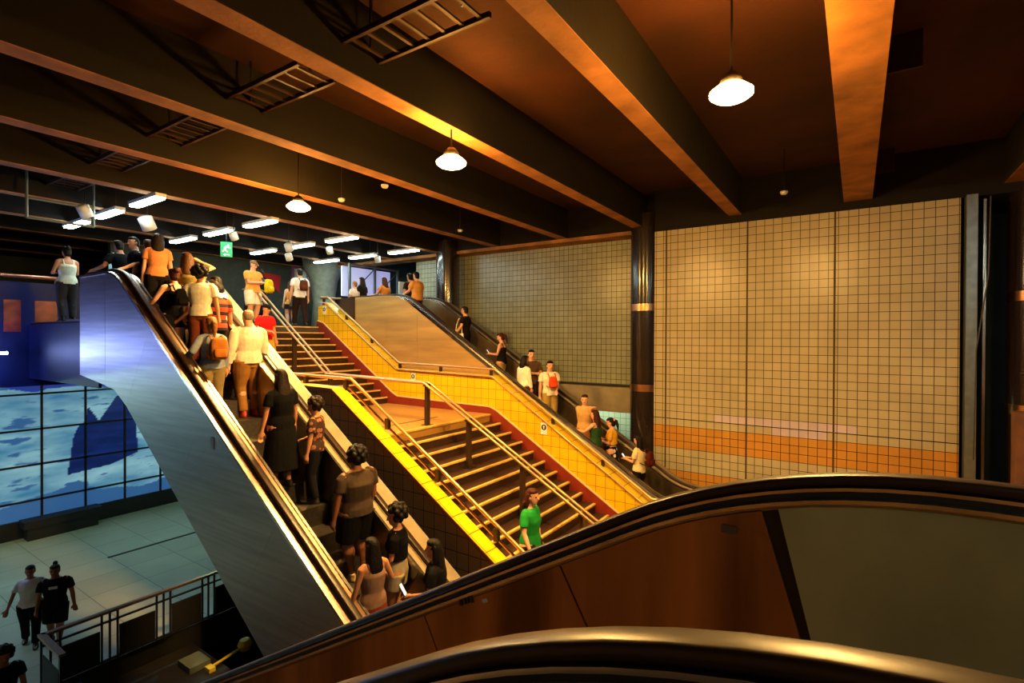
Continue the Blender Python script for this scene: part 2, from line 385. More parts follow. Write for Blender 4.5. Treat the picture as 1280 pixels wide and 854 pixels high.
# ------------------------------------------------------------------ escalators
def nose(path, x, d):
    """height of the step line d below the balustrade deck, measured square to the slope"""
    z0, z1 = zat(path, x-.15), zat(path, x+.15); c = .3/math.hypot(.3, z1-z0)
    return zat(path, x)-d/c
def steps(esc, path, drop, y0, y1, xa, xb, tread=.4):
    n = int((xb-xa)/tread)
    for k in range(n):
        x = xa+tread*k; z = nose(path, x+tread, drop); zn = nose(path, x, drop)
        bm = box(bmesh.new(), x, x+tread, y0, y1, min(z, zn)-.28, zn)
        s = link_bm('step', bm, GROOVE, esc)
def escalator(label, path, y_out, y_in, y_in2, y_out2, yr, yr2, drop, deckm, panelm, xs_panels=None, name='escalator', rub=.042, far_deck=STEEL_M):
    e = thing(name, label, 'escalator')
    for a, b, r, pn, dm in ((y_out, y_in, yr, 1, deckm), (y_out2, y_in2, yr2, -1, far_deck)):
        lo, hi = min(a, b), max(a, b)
        sweepo('deck_cover', path, [(lo, -.035), (hi, -.035), (hi, 0), (lo, 0)], dm, e)
        sweepo('deck_edge', path, [(b-pn*.02, -.02), (b+pn*.012, -.02), (b+pn*.012, .012), (b-pn*.02, .012)], STEEL_B, e)
        sweepo('rail_guide', path, [(r-.05, 0), (r+.05, 0), (r+.05, .022), (r-.05, .022)], STEEL_B, e)
        h = sweepo('handrail', path, rubber_sec(r, rub, .022, .05), RUBBER, e, True)
        cuts = xs_panels or [path[0][0], path[-1][0]]
        for x0, x1 in zip(cuts, cuts[1:]):
            pc = cut(path, x0+.004, x1-.004)
            sweepo('balustrade_panel', pc, [(b-pn*.0, -.035), (b-pn*.0, -1.0), (b-pn*.02, -1.0), (b-pn*.02, -.035)], panelm, e)
        sweepo('balustrade_core', path, [(b-pn*.022, -.04), (b-pn*.022, -1.0), (b-pn*.05, -1.0), (b-pn*.05, -.04)], DARK, e)
    return e

# left escalator (rises to the left)
K1 = .8
Y1 = 4.5*K1
E1 = fillet([(-12.08, 1.12), (-10.52, 1.12), (-3.92, -3.43), (-2.2, -3.43)], 1.25)
e1 = escalator('crowded steel clad escalator rising on the left of the stair', E1, Y1, 3.86, 4.82, 5.26, 3.70, 4.98, .80, mat('deck brown steel', (.36, .22, .16), .35, 1.), STEEL_D,
               [-12.08, -10.4, -8.96, -7.5, -6.1, -4.6, -2.2], rub=.045)
steps(e1, E1, .80, 3.88, 4.80, -11.6, -3.0)
def slopeq(x):   # perpendicular seam: top and bottom point at station x of the inclined edge
    t = Vector((1, -.689)).normalized(); n = Vector((t.y, -t.x))
    top = Vector((x, zat(E1, x)))
    return top, top+n*1.58
up = cut(E1, -12.08, -10.9)
tops = cut(E1, -10.89, -9.12)
q = [slopeq(x) for x in (-9.12, -7.44, -5.72, -4.2)]
panels = [up+[(-10.9, -.85), (-12.08, -.72)], tops+[tuple(q[0][1]), (-10.515, -.906), (-10.89, -.86)]]
for (t0, b0_), (t1, b1) in zip(q, q[1:]): panels.append([tuple(t0)]+cut(E1, t0.x, t1.x)[1:-1]+[tuple(t1), tuple(b1), tuple(b0_)])
panels.append([tuple(q[-1][0])]+cut(E1, -4.2, -2.2)[1:]+[(-2.2, -4.6), (-4.4, -4.75), tuple(q[-1][1])])
for y0, y1, nm in ((Y1-.03, Y1, 'cladding_panel'), (5.26, 5.29, 'far_cladding_panel')):
    for pl in panels:
        c = Vector((sum(p[0] for p in pl)/len(pl), sum(p[1] for p in pl)/len(pl)))
        pl2 = [tuple(c+(Vector(p)-c)*.9985) for p in pl]
        link_bm(nm, prism(bmesh.new(), pl2, y0, y1), STEEL, e1)
bot = [(-12.08, -.72), (-10.515, -.906), tuple(q[0][1]), tuple(q[-1][1]), (-4.4, -4.75), (-2.2, -4.6)]
sweepo('truss_soffit', bot, [(Y1, 0), (5.26, 0), (5.26, .05), (Y1, .05)], DARK, e1)
boxo('end_panel', (-12.1, -12.08, Y1, 5.29, -.7, 1.1), STEEL_D, e1)
boxo('floor_plate', (-13.0, -11.6, Y1+.02, 5.2, .30, ZD), GROOVE, e1)
sweepo('edge_trim', E1, [(Y1-.045, -.03), (Y1, -.03), (Y1, .012), (Y1-.045, .012)], mat('bright edge', (.85, .84, .82), .25, 1.), e1)
c = onY(265.5, 554, Y1-.035); boxo('number_plate', (c.x-.04, c.x+.04, Y1-.038, Y1-.03, c.z-.08, c.z+.08), mat('plate grey', 'aab0c8', .5), e1)

# far escalator behind the yellow wall
E2 = fillet([(-13.2, 1.2), (-10.73, 1.2), (-3.30, -3.43), (-1.6, -3.43)], 1.6)
e2 = escalator('bronze coloured escalator behind the yellow wall with standing riders', E2, 10.36, 10.85, 11.85, 12.4, 10.66, 12.03, .87, STEEL_B, mat('bronze panel', (.42, .30, .17), .28, .9, noise=.3, nscale=2),
               [-13.2, -11.4, -9.6, -7.8, -6, -4.2, -1.6])
steps(e2, E2, .87, 10.87, 11.83, -12.8, -2.4)
GOLD = mat('gold brushed steel', (.60, .38, .13), .5, .75, noise=.22, nscale=1.6, bump=.04, bscale=50, stretch=(.4, 1, 4))
xs2 = [-13.2, -12.56, -11.2, -10.0, -8.3, -6.6, -4.9, -3.2, -1.6]
for x0, x1 in zip(xs2[1:], xs2[2:]):
    pc = cut(E2, x0+.003, x1-.003)
    link_bm('cladding_panel', prism(bmesh.new(), pc+[(x1-.003, max(ZM-.2, pc[-1][1]-2.6)), (x0+.003, max(ZM-.2, pc[0][1]-2.6))], 10.33, 10.36), GOLD, e2)
link_bm('newel_end', prism(bmesh.new(), [(-13.2, 1.2), (-12.57, 1.2), (-12.57, -.1), (-13.2, -.1)], 10.3, 10.36), POST, e2)
pc = E2; link_bm('far_cladding', prism(bmesh.new(), pc+[(-1.6, ZM-.2), (-8, ZM-.2), (-13.2, -1.5)], 12.4, 12.43), STEEL_D, e2)

# foreground escalator going down past the camera
E0 = fillet([(-7.6, -.525-.577*(7.6-.3)-.0), (-.30, -.525), (5.5, -.525)], 2.3)
E0 = [(x+.02, z) for x, z in E0]
e0 = thing('escalator', 'scuffed steel escalator in the foreground going down to the left', 'escalator')
def flank(lo, hi, r, n0, dm):
    sweepo('deck_cover', E0, [(lo, n0-.03), (hi, n0-.03), (hi, n0), (lo, n0)], dm, e0)
    sweepo('rail_guide', E0, [(r-.038, n0), (r+.038, n0), (r+.038, .020), (r-.038, .020)], DARK, e0)
    sweepo('guide_strip', E0, [(r-.044, .018), (r+.044, .018), (r+.044, .030), (r-.044, .030)], RAILM2, e0)
    sweepo('handrail', E0, rubber_sec(r, .037, .030, .042), RUBBER, e0, True)
flank(.62, 1.03, .935, 0., STEEL_M); flank(2.145, 2.36, 2.21, -.004, STEEL_D)
sweepo('deck_edge', E0, [(2.132, -.018), (2.146, -.018), (2.146, -.004), (2.132, -.004)], RAILM2, e0)
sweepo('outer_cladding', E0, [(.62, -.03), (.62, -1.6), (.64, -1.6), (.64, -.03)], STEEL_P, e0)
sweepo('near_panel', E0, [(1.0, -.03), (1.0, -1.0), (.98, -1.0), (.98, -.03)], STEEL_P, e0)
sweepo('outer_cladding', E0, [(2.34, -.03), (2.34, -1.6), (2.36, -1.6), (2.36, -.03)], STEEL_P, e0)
sweepo('balustrade_core', E0, [(2.165, -.04), (2.165, -1.05), (2.185, -1.05), (2.185, -.04)], DARK, e0)
cs = [-7.5, -5.6, -3.8, -2.03, -1.17, -.30]
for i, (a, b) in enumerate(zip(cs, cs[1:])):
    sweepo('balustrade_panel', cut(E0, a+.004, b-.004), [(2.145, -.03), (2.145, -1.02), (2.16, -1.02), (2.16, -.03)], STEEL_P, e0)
sweepo('balustrade_panel', cut(E0, -.245, 5.4), [(2.14, -.03), (2.14, -1.02), (2.16, -1.02), (2.16, -.03)], mat('steel panel with olive reflection tint', (.38, .46, .27), .45, .6, noise=.45, nscale=1.1, bump=.05, bscale=40, stretch=(1, 1, .8)), e0)  # olive tint paints a greenish reflection into the steel colour
steps(e0, E0, .93, 1.02, 2.13, -7.4, 5)
def plate(name, px, py, w, h, y, m, tilt=0):
    c = onY(px, py, y); bm = box(bmesh.new(), -w/2, w/2, -.003, .003, -h/2, h/2)
    o = link_bm(name, bm, m, e0); o.location = c; o.rotation_euler = (0, tilt, 0); return o
plate('maker_plate', 911, 662, .055, .03, 2.140, mat('plate dark', '4c463a', .5))
o = plate('scratched_mark', 582, 750, .001, .001, 2.140, DARK)
for k, (dx, dz) in enumerate(((-.035, -.02), (-.01, -.005), (.012, .008), (.036, .016))):
    s = plate('ink_mark', 582, 750,   .014, .042, 2.140, DARK, -.3-.25*(k % 2)); s.location.x += dx; s.location.z += dz
bpy.data.objects.remove(o)
plate('rivet_label', 606, 751, .03, .018, 2.140, WHITE, -.5)

# ------------------------------------------------------------------ people
DG = None
def remesh(bm, name, m, voxel, parent, smooth=3):
    me = bpy.data.meshes.new('tmp'); bmesh.ops.recalc_face_normals(bm, faces=bm.faces); bm.to_mesh(me); bm.free()
    o = bpy.data.objects.new('tmp', me); COL.objects.link(o)
    md = o.modifiers.new('r', 'REMESH'); md.mode = 'VOXEL'; md.voxel_size = voxel
    if smooth: ms = o.modifiers.new('s', 'SMOOTH'); ms.factor = .5; ms.iterations = smooth
    dg = bpy.context.evaluated_depsgraph_get()
    nm = bpy.data.meshes.new_from_object(o.evaluated_get(dg)); bpy.data.objects.remove(o); bpy.data.meshes.remove(me)
    nm.name = name; nm.materials.clear(); nm.materials.append(m)
    for p in nm.polygons: p.use_smooth = True
    ob = bpy.data.objects.new(name, nm); COL.objects.link(ob); ob.parent = parent
    return ob
def ik(S, T, l1, l2, pole):
    d = T-S; L = min(d.length, (l1+l2)*.998); u = d.normalized(); T = S+u*L
    a = (l1*l1-l2*l2+L*L)/(2*L); hh = sqrt(max(l1*l1-a*a, 0))
    p = (pole-u*pole.dot(u)).normalized()
    return S+u*a+p*hh, T
SKINS = {'light': 'd9a184', 'tan': 'b97f5c', 'brown': '8f5a3c', 'deep': '6b4028'}
HAIRC = {'black': '0d0907', 'dark': '1d120c', 'brown': '4a2a17', 'red': '3d170e', 'grey': '8e857a', 'blond': '9a6a38'}
def cloth(c, pattern=None):
    key = 'cloth '+c+(' '+pattern if pattern else '')
    if key in _M: return _M[key]
    m = mat(key, c, .9, noise=.18, nscale=9, bump=.35, bscale=14, spec=.12)
    if pattern:
        nt = m.node_tree; b = nt.nodes['Principled BSDF']; tc = nt.nodes.new('ShaderNodeTexCoord')
        mix = nt.nodes.new('ShaderNodeMix'); mix.data_type = 'RGBA'
        mix.inputs[6].default_value = (*hexc(c), 1)
        if pattern == 'bands':
            w = nt.nodes.new('ShaderNodeTexWave'); w.bands_direction = 'Z'; w.inputs['Scale'].default_value = 2.3
            nt.links.new(tc.outputs['Object'], w.inputs[0]); r = nt.nodes.new('ShaderNodeMapRange'); r.inputs[1].default_value = .5; r.inputs[2].default_value = .6
            nt.links.new(w.outputs['Fac'], r.inputs[0]); nt.links.new(r.outputs[0], mix.inputs[0]); mix.inputs[7].default_value = (*hexc('2a2230'), 1)
        else:
            v = nt.nodes.new('ShaderNodeTexVoronoi'); v.inputs['Scale'].default_value = 9 if pattern == 'dots' else 12
            v.inputs['Randomness'].default_value = .25 if pattern == 'dots' else 1
            nt.links.new(tc.outputs['Object'], v.inputs['Vector']); r = nt.nodes.new('ShaderNodeMapRange')
            r.inputs[1].default_value = .40; r.inputs[2].default_value = .36
            nt.links.new(v.outputs['Distance'], r.inputs[0]); nt.links.new(r.outputs[0], mix.inputs[0])
            mix.inputs[7].default_value = (*hexc('e8e0d0' if pattern == 'dots' else '96604e'), 1)
        nt.links.new(mix.outputs[2], b.inputs['Base Color'])
    return m
def person(label, pos, yaw, h=1.65, w=1., fem=False, skin='tan', hair=('short', 'black'), top=('tee', 'ffffff', None), bottom=('trousers', '222222', None),
           shoes='1a1614', L=None, R=None, Lp=None, Rp=None, lean=0., head=(0, 0), legs='stand', face=False, vox=.0105, cat='person', hem=.5, group=None):
    root = thing('person', label, 'person', pos, yaw, group)
    V3 = lambda x, y, z: Vector((x*h, y*h, z*h))
    sk = mat('skin '+skin, SKINS[skin], .55, noise=.06, nscale=12); hm = mat('hair '+hair[1], HAIRC.get(hair[1], '1d120c'), .55, noise=.3, nscale=30, bump=.5, bscale=45, spec=.18)
    shw = (.098 if fem else .112)*w
    def lx(z): return lean*max(0, (z-.5)/.35)
    # legs
    legj = []
    for s, side in ((1, 'L'), (-1, 'R')):
        fx = fz = 0
        if legs == 'walk': fx = .11*s
        if legs == 'step' and s < 0: fx, fz = .17, .10
        if legs == 'down' and s > 0: fx, fz = .15, .0
        if legs == 'down' and s < 0: fx, fz = -.09, .05
        hip = V3(0, s*.052*w, .52); ank = V3(fx-.012, s*.058, .045+fz)
        kn, ank = ik(hip, ank, .238*h, .243*h, Vector((1, s*.12, 0)))
        legj.append((hip, kn, ank, s))
    # arms
    armj = []
    for s, tgt, pole in ((1, L, Lp), (-1, R, Rp)):
        S = V3(lx(.815)-.004, s*shw, .808)
        T = V3(*tgt) if tgt else V3(lx(.6)+.03, s*(shw+.045), .475)
        P = Vector(pole) if pole else Vector((-.55, s*.45, -.7))
        E_, W_ = ik(S, T, .165*h, .15*h, P); armj.append((S, E_, W_, s, tgt is not None))
    C = V3(lx(.93)+.016, 0, .934)
    HM = Matrix.Translation(C) @ Matrix.Rotation(head[0], 4, 'Z') @ Matrix.Rotation(head[1], 4, 'Y') @ Matrix.Scale(h, 4)
    tl = [(.47, .052, .07), (.52, .068, .1), (.56, .066, .097), (.615, .054, .074 if fem else .083), (.68, .062, .086 if fem else .094), (.735, .068, .09 if fem else .102), (.79, .058, .098 if fem else .108), (.82, .044, .08), (.842, .034, .046)]
    tor = lambda infl=0, z0=0., z1=9.: [(lx(z)*h, 0, z*h, (rx*(w if z < .75 else 1)+infl)*h, (ry*w+infl)*h) for z, rx, ry in tl if z0 <= z <= z1]
    # body
    bm = bmesh.new()
    loft(bm, tor(), 18)
    if fem:
        for s in (1, -1): ell(bm, V3(lx(.73)+.045, s*.04*w, .728), (.038*h,)*3)
    tube(bm, [V3(lx(.82)-.004, 0, .815), C+V3(-.006, 0, -.035)], [.036*h if fem else .041*h, .031*h if fem else .036*h], 12)
    loft(bm, [(.024, 0, -.067, .018, .018), (.016, 0, -.052, .036, .031), (.008, 0, -.025, .047, .041), (.002, 0, .006, .054, .045), (0, 0, .03, .056, .0465), (-.003, 0, .048, .049, .041), (-.004, 0, .06, .034, .029), (-.004, 0, .066, .016, .014)], 18, HM)
    def ht(a, b, ra, rb, n=7): tube(bm, [HM @ Vector(a), HM @ Vector(b)], [ra*h, rb*h], n)
    ht((.052, 0, .008), (.064, 0, -.016), .006, .010)
    ht((.047, -.012, -.036), (.047, .012, -.036), .006, .006); ht((.047, -.024, .014), (.047, .024, .014), .007, .007)
    for s in (1, -1): ell(bm, (-.004, s*.047, -.006), (.013, .006, .019), HM, 8)
    for hip, kn, ank, s in legj:
        k = w*(1.06 if fem else 1)
        tube(bm, [hip+V3(0, 0, .01), hip.lerp(kn, .45), kn, kn.lerp(ank, .3)-V3(.008, 0, 0), kn.lerp(ank, .72), ank], [.062*h*k, .053*h*k, .036*h*k, .036*h*k, .025*h, .022*h], 12)
        tube(bm, [ank+V3(-.012, 0, -.022), ank+V3(.05, s*.006, -.028), ank+V3(.10, s*.010, -.032)], [.02*h, .021*h, .012*h], 8)
    fr = .0064*h
    for S, E_, W_, s, posed in armj:
        k = .85 if fem else 1.
        tube(bm, [S-V3(0, s*.02, 0), S.lerp(E_, .1), S.lerp(E_, .5), E_, E_.lerp(W_, .3), W_], [.036*h*k, .036*h*k, .030*h*k, .024*h*k, .025*h*k, .0165*h*k], 10)
        d = (W_-E_).normalized(); up = Vector((0, 0, 1)) if abs(d.z) < .8 else Vector((1, 0, 0))
        side = d.cross(up).normalized(); nrm = side.cross(d).normalized()
        if not posed: side, nrm = Vector((1, 0, 0)), Vector((0, s*1., 0)); side = (side-d*side.dot(d)).normalized()
        cl = -nrm if posed else -nrm
        tube(bm, [W_, W_+d*.05*h], [.017*h, .021*h], 8, squash=None)
        for q, (o, ln) in enumerate(((-.0195, .040), (-.0065, .048), (.0065, .046), (.0195, .036))):
            b0 = W_+d*.052*h+side*o*h; b1 = b0+d*ln*.5*h+cl*.006*h; b2 = b1+d*ln*.38*h+cl*ln*.35*h
            tube(bm, [b0-d*.015*h, b0, b1, b2], [fr*1.1, fr*1.1, fr, fr*.85], 6)
        t0 = W_+d*.018*h+side*.016*h; tube(bm, [t0, t0+side*.02*h+d*.018*h+cl*.006*h, t0+side*.024*h+d*.04*h+cl*.014*h], [fr*1.3, fr*1.15, fr*.95], 6)
    remesh(bm, 'body', sk, vox, root, 2)
    if face:
        for s in (1, -1):
            bm = bmesh.new(); ell(bm, (.0475, s*.019, .002), (.008, .009, .0065), HM, 10); link_bm('eye', bm, mat('eye', '1a100c', .2), root, True)
        bm = bmesh.new(); tube(bm, [HM @ Vector((.0535, -.014, -.036)), HM @ Vector((.0555, 0, -.037)), HM @ Vector((.0535, .014, -.036))], [.002*h, .0032*h, .002*h], 6); link_bm('mouth', bm, mat('lips', '7a2e26', .5), root, True)
    # shoes
    for hip, kn, ank, s in legj:
        bm = bmesh.new(); a = ank
        for z, k in ((-.043, 1.), (-.034, 1.03), (-.02, .95), (-.004, .62), (.01, .5)):
            pass
        rings = [(a.x+.032*h, a.y+s*.004*h, a.z-.045*h, .080*h, .029*h), (a.x+.032*h, a.y+s*.004*h, a.z-.032*h, .083*h, .031*h), (a.x+.022*h, a.y, a.z-.018*h, .067*h, .028*h), (a.x, a.y, a.z+.002*h, .036*h, .027*h), (a.x-.003*h, a.y, a.z+.014*h, .031*h, .026*h)]
        link_bm('shoe', loft(bm, rings, 14), mat('shoe '+shoes, shoes, .5), root, True)
    # lower garment
    bt, bc, bp = bottom
    if bt:
        bm = bmesh.new(); g = .011
        if bt in ('trousers', 'shorts', 'capri'):
            loft(bm, [r for r in tor(g, .5, .6)]+[(lx(.61)*h, 0, .612*h, (.058*w+g)*h, ((.076 if fem else .084)*w+g)*h)], 18)
            loft(bm, [(0, 0, .46*h, .055*h*w, .085*h*w), (0, 0, .53*h, (.068*w+g)*h, (.1*w+g)*h)], 18)
            for hip, kn, ank, s in legj:
                k = w*(1.04 if fem else 1)
                if bt == 'trousers': P = [hip+V3(0, 0, .005), hip.lerp(kn, .45), kn, kn.lerp(ank, .5), kn.lerp(ank, .96)]; Rr = [.070*k, .063*k, .05, .043, .043]
                elif bt == 'capri': P = [hip+V3(0, 0, .005), hip.lerp(kn, .45), kn, kn.lerp(ank, .5)]; Rr = [.070*k, .063*k, .05, .045]
                else: P = [hip+V3(0, 0, .005), hip.lerp(kn, .45), hip.lerp(kn, .9 if not fem else .5)]; Rr = [.072*k, .07*k, .068*k]
                tube(bm, P, [r*h for r in Rr], 14, round_ends=False)
        else:
            z1 = .40 if bt == 'mini' else (.30 if bt == 'skirt' else .16)
            fl = {'mini': .03, 'skirt': .05, 'long': .06}[bt]
            loft(bm, [(0, 0, z1*h, (.075*w+fl)*h, (.105*w+fl)*h), (0, 0, .44*h, (.075*w+g+.012)*h, (.105*w+g+.008)*h), (0, 0, .53*h, (.069*w+g)*h, (.1*w+g)*h), (0, 0, .6*h, (.057*w+g)*h, (.078*w+g)*h)], 20)
        remesh(bm, {'trousers': 'trousers', 'shorts': 'shorts', 'capri': 'trousers'}.get(bt, 'skirt'), cloth(bc, bp), .012, root, 4)
    tt, tcx, tp = top
    if tt:
        bm = bmesh.new(); g = .015; low = hem
        zs = [z for z, _, _ in tl]
        R0 = tor(g, low, .80 if tt == 'tank' else .83)
        z0 = R0[0][2]/h
        if z0 > low+.005: R0 = [(lx(low)*h, 0, low*h, R0[0][3]*1.03, R0[0][4]*1.03)]+R0
        if tt != 'tank': R0 = R0+[(lx(.842)*h, 0, .838*h, .042*h, .056*h)]
        else: R0[-1] = (R0[-1][0], 0, .765*h, R0[-1][3], R0[-1][4]*.86)
        loft(bm, R0, 20)
        if fem:
            for s in (1, -1): ell(bm, V3(lx(.73)+.036, s*.038*w, .722), (.05*h, .05*h, .055*h))
        for S, E_, W_, s, posed in armj:
            k = .88 if fem else 1.
            if tt in ('tee', 'crop'): P = [S-V3(.0, s*.05, -.006), S-V3(0, s*.012, .004), S.lerp(E_, .14), S.lerp(E_, .4), S.lerp(E_, .68)]; Rr = [.034, .036, .041, .044, .045]
            elif tt == 'long': P = [S-V3(0, s*.05, -.006), S-V3(0, s*.012, .004), S.lerp(E_, .14), S.lerp(E_, .5), E_, E_.lerp(W_, .5), E_.lerp(W_, .97)]; Rr = [.034, .036, .042, .043, .037, .034, .028]
            else: continue
            tube(bm, P, [r*h*k for r in Rr], 12, round_ends=False)
        if tt == 'tank':
            for s in (1, -1):
                tube(bm, [V3(lx(.78)-.058, s*.05, .74), V3(lx(.83)-.03, s*.06, .825), V3(lx(.83)+.012, s*.06, .836), V3(lx(.78)+.062, s*.05, .755)], .011*h, 6)
        remesh(bm, 'shirt' if tt in ('tee', 'long') else 'top', cloth(tcx, tp), .011, root, 3)
    # hair or cap
    hs, hc = hair
    bm = bmesh.new()
    def he(c, r): ell(bm, c, r, HM, 14)
    if hs == 'cap':
        loft(bm, [(-.004, 0, .022, .062, .053), (-.006, 0, .045, .058, .05), (-.008, 0, .066, .038, .034), (-.008, 0, .074, .012, .012)], 18, HM)
        tube(bm, [HM @ Vector((.05, -.025, .024)), HM @ Vector((.088, 0, .016)), HM @ Vector((.05, .025, .024))], [.008*h, .009*h, .008*h], 8)
        remesh(bm, 'cap', cloth(hc) if hc not in HAIRC else hm, .007, root, 1)
        bm = bmesh.new(); he((-.014, 0, -.004), (.049, .0485, .036)); remesh(bm, 'hair', mat('hair black', HAIRC['black'], .5), .008, root, 1)
    else:
        if hs == 'thin': he((-.012, 0, .006), (.05, .0485, .045)); he((-.004, 0, .04), (.046, .043, .029))
        else:
            he((-.010, 0, .012), (.055, .051, .060)); he((.004, 0, .044), (.052, .048, .031)); he((-.026, 0, -.018), (.037, .044, .048))
        if hs == 'curly':
            for k in range(26):
                a = k*2.39996; z = 1-2*(k+.5)/26*.8; r = sqrt(max(0, 1-z*z))
                c = Vector((-.02+.062*r*cos(a), .066*r*sin(a), .022+.064*z))
                if c.x > .02 and c.z < .035: continue
                he(c, (.026, .026, .026))
        if hs in ('long', 'midlong'):
            q = 1. if hs == 'long' else .55
            T0 = Matrix.Translation(C) @ Matrix.Rotation(head[0]*.7, 4, 'Z') @ Matrix.Scale(h, 4)
            loft(bm, [(-.05-lean*.2, 0, -.27*q, .016, .028), (-.058-lean*.2, 0, -.22*q, .026, .052), (-.06-lean*.1, 0, -.15*q, .03, .062), (-.048, 0, -.09*q, .034, .06), (-.03, 0, -.03, .042, .055), (-.014, 0, .02, .05, .05)], 16, T0)
            for s in (1, -1): tube(bm, [T0 @ Vector((-.016, s*.044, .02)), T0 @ Vector((-.018, s*.050, -.05)), T0 @ Vector((-.024, s*.056, -.12*q-.02))], [.016*h, .018*h, .01*h], 8)
        if hs in ('pony', 'ponybow'):
            he((-.055, 0, .022), (.018, .018, .018))
            tube(bm, [HM @ Vector(p) for p in ((-.058, 0, .024), (-.082, 0, .005), (-.085, 0, -.06), (-.075, 0, -.13))], [.016*h, .024*h, .022*h, .008*h], 9)
        if hs == 'bun': he((-.052, 0, .05), (.03, .03, .028))
        if hs == 'topbun': he((-.02, 0, .085), (.026, .026, .024))
        remesh(bm, 'hair', hm, .0085, root, 2 if hs != 'curly' else 1)
        if hs == 'ponybow':
            bm = bmesh.new()
            for s in (1, -1): ell(bm, (-.062, s*.02, .03), (.012, .022, .014), HM, 8)
            link_bm('hair_bow', bm, cloth('e8c070'), root, True)
    root['_h'] = h
    return root
def at_head(px, py, h, surf, ylo, yhi, name=''):
    """stand a person of height h on a surface so that the crown of the head is seen at (px, py)"""
    best = None; n = 200
    for i in range(n+1):
        y = ylo+(yhi-ylo)*i/n; P = onY(px, py, y); e = P.z-h-surf(P.x)
        if best is None or abs(e) < abs(best[0]): best = (e, P, y)
    e, P, y = best
    # small residual: stand on the surface
    z = surf(P.x)
    if abs(e) > .06: print('PLACE %s (%d,%d) y=%.2f x=%.2f off %.2f' % (name, px, py, y, P.x, e))
    return Vector((P.x, P.y, z))
def s1(x):
    if x < -11.6: return ZD
    k = int((x+11.6)/.4); return nose(E1, -11.6+.4*k, .80)
def s2(x):
    if x < -12.8: return ZD
    k = int((x+12.8)/.4); return nose(E2, -12.8+.4*k, .87)
deck = lambda x: ZD
UPW, DNW = pi, 0.
def P1(px, py, h, name='', lo=4.0, hi=4.72): return at_head(px, py, h, s1, lo, hi, name)
def P2(px, py, h, name='', lo=10.98, hi=11.7): return at_head(px, py, h, s2, lo, hi, name)

def backpack(root, label, c, s=1., name='backpack', dx=-.16, dz=.70):
    """soft rounded bag with front pocket, lid and straps, placed by the wearer's back"""
    h = root['_h']; b = thing(name, label, 'bag')
    b.matrix_world = Matrix.Translation(root.location) @ Matrix.Rotation(root.rotation_euler.z, 4, 'Z') @ Matrix.Translation((dx*h*1.0, 0, dz*h))
    b.location = b.matrix_world.translation; b.rotation_euler = (0, 0, root.rotation_euler.z)
    m = cloth(c)
    bm = bmesh.new(); loft(bm, [(0, 0, -.2*s, .05*s, .11*s), (0, 0, -.18*s, .075*s, .14*s), (0, 0, 0, .085*s, .15*s), (0, 0, .14*s, .075*s, .135*s), (0, 0, .2*s, .04*s, .09*s)], 20, pw=3.2)
    link_bm('bag_body', bm, m, b, True)
    bm = bmesh.new(); loft(bm, [(-.085*s, 0, -.16*s, .03*s, .10*s), (-.085*s, 0, -.14*s, .035*s, .11*s), (-.085*s, 0, -.03*s, .035*s, .11*s), (-.08*s, 0, -.01*s, .02*s, .09*s)], 16, pw=3.2)
    link_bm('front_pocket', bm, m, b, True)
    for q in (1, -1):
        link_bm('strap', tube(bmesh.new(), [(.05*s, q*.085, .15*s), (.11, q*.09, .13*h*.95), (.19, q*.092, .115*h), (.235, q*.095, .03), (.20, q*.11, -.09), (.06, q*.12, -.16*s)], .014, 6, squash=(1, .6)), m, b, True)
    return b
def local(root, v):
    h = root['_h']; return Matrix.Translation(root.location) @ Matrix.Rotation(root.rotation_euler.z, 4, 'Z') @ Vector((v[0]*h, v[1]*h, v[2]*h))
def phone(root, v, label, tilt=.6):
    p = thing('phone', label, 'phone', local(root, v), root.rotation_euler.z)
    p.rotation_euler = (0, tilt, root.rotation_euler.z)
    link_bm('case', box(bmesh.new(), -.004, .004, -.036, .036, -.075, .075), mat('phone case', '15161a', .3), p)
    link_bm('screen', box(bmesh.new(), -.0052, -.0042, -.033, .033, -.070, .070), emis_screen, p)
    return p
emis_screen = emis('phone screen', (.75, .85, 1), .9)

# ---- riders on the left escalator, from its foot upwards
p = person('woman with black hair low beside the brown parapet, raising a phone', P1(545, 675, 1.62, 'b'), UPW+.5, 1.62, fem=True, hair=('long', 'black'), top=('tee', '101014', None), bottom=('trousers', '15151a', None), L=(.16, .10, .62), R=(.05, -.17, .5))
phone(p, (.22, .11, .67), 'phone held up by the black haired woman low on the left escalator', .5)
p = person('girl with dark hanging hair and pale top at the foot of the left escalator', P1(466, 674, 1.5, 'a'), UPW-.1, 1.5, fem=True, skin='tan', hair=('long', 'black'), top=('tank', '8a6a58', None), bottom=('mini', '6b2b22', None), R=(.12, -.12, .70), L=(.05, .17, .5))
p = person('woman in cropped black top and pale denim shorts looking left on the left escalator', P1(497, 632, 1.66, 'c'), UPW+.55, 1.66, fem=True, hair=('curly', 'black'), skin='tan', top=('tee', '0c0c10', None), bottom=('shorts', 'a79c86', None), hem=.62, L=(.14, .06, .58), head=(.5, .1))
p = person('broad person with bushy dark hair in grey brown vest and black shorts', P1(446, 556, 1.74, 'd'), UPW, 1.74, w=1.3, skin='brown', hair=('curly', 'black'), top=('tee', '40332a', None), bottom=('shorts', '111113', None), shoes='c9b08a')
p = person('curly haired boy in patterned shirt turning left beside woman in black', P1(395, 497, 1.5, 'e'), UPW+.6, 1.5, hair=('curly', 'dark'), top=('tee', '3a2a24', 'blot'), bottom=('trousers', '17151a', None), R=(.14, -.04, .60), head=(.5, .25))
p = person('woman in long black dress with long dark hair seen from behind', P1(352, 463, 1.68, 'f'), UPW, 1.68, w=1.05, fem=True, hair=('long', 'dark'), top=('tee', '09090b', None), bottom=('long', '09090b', None), L=(.02, .17, .47))
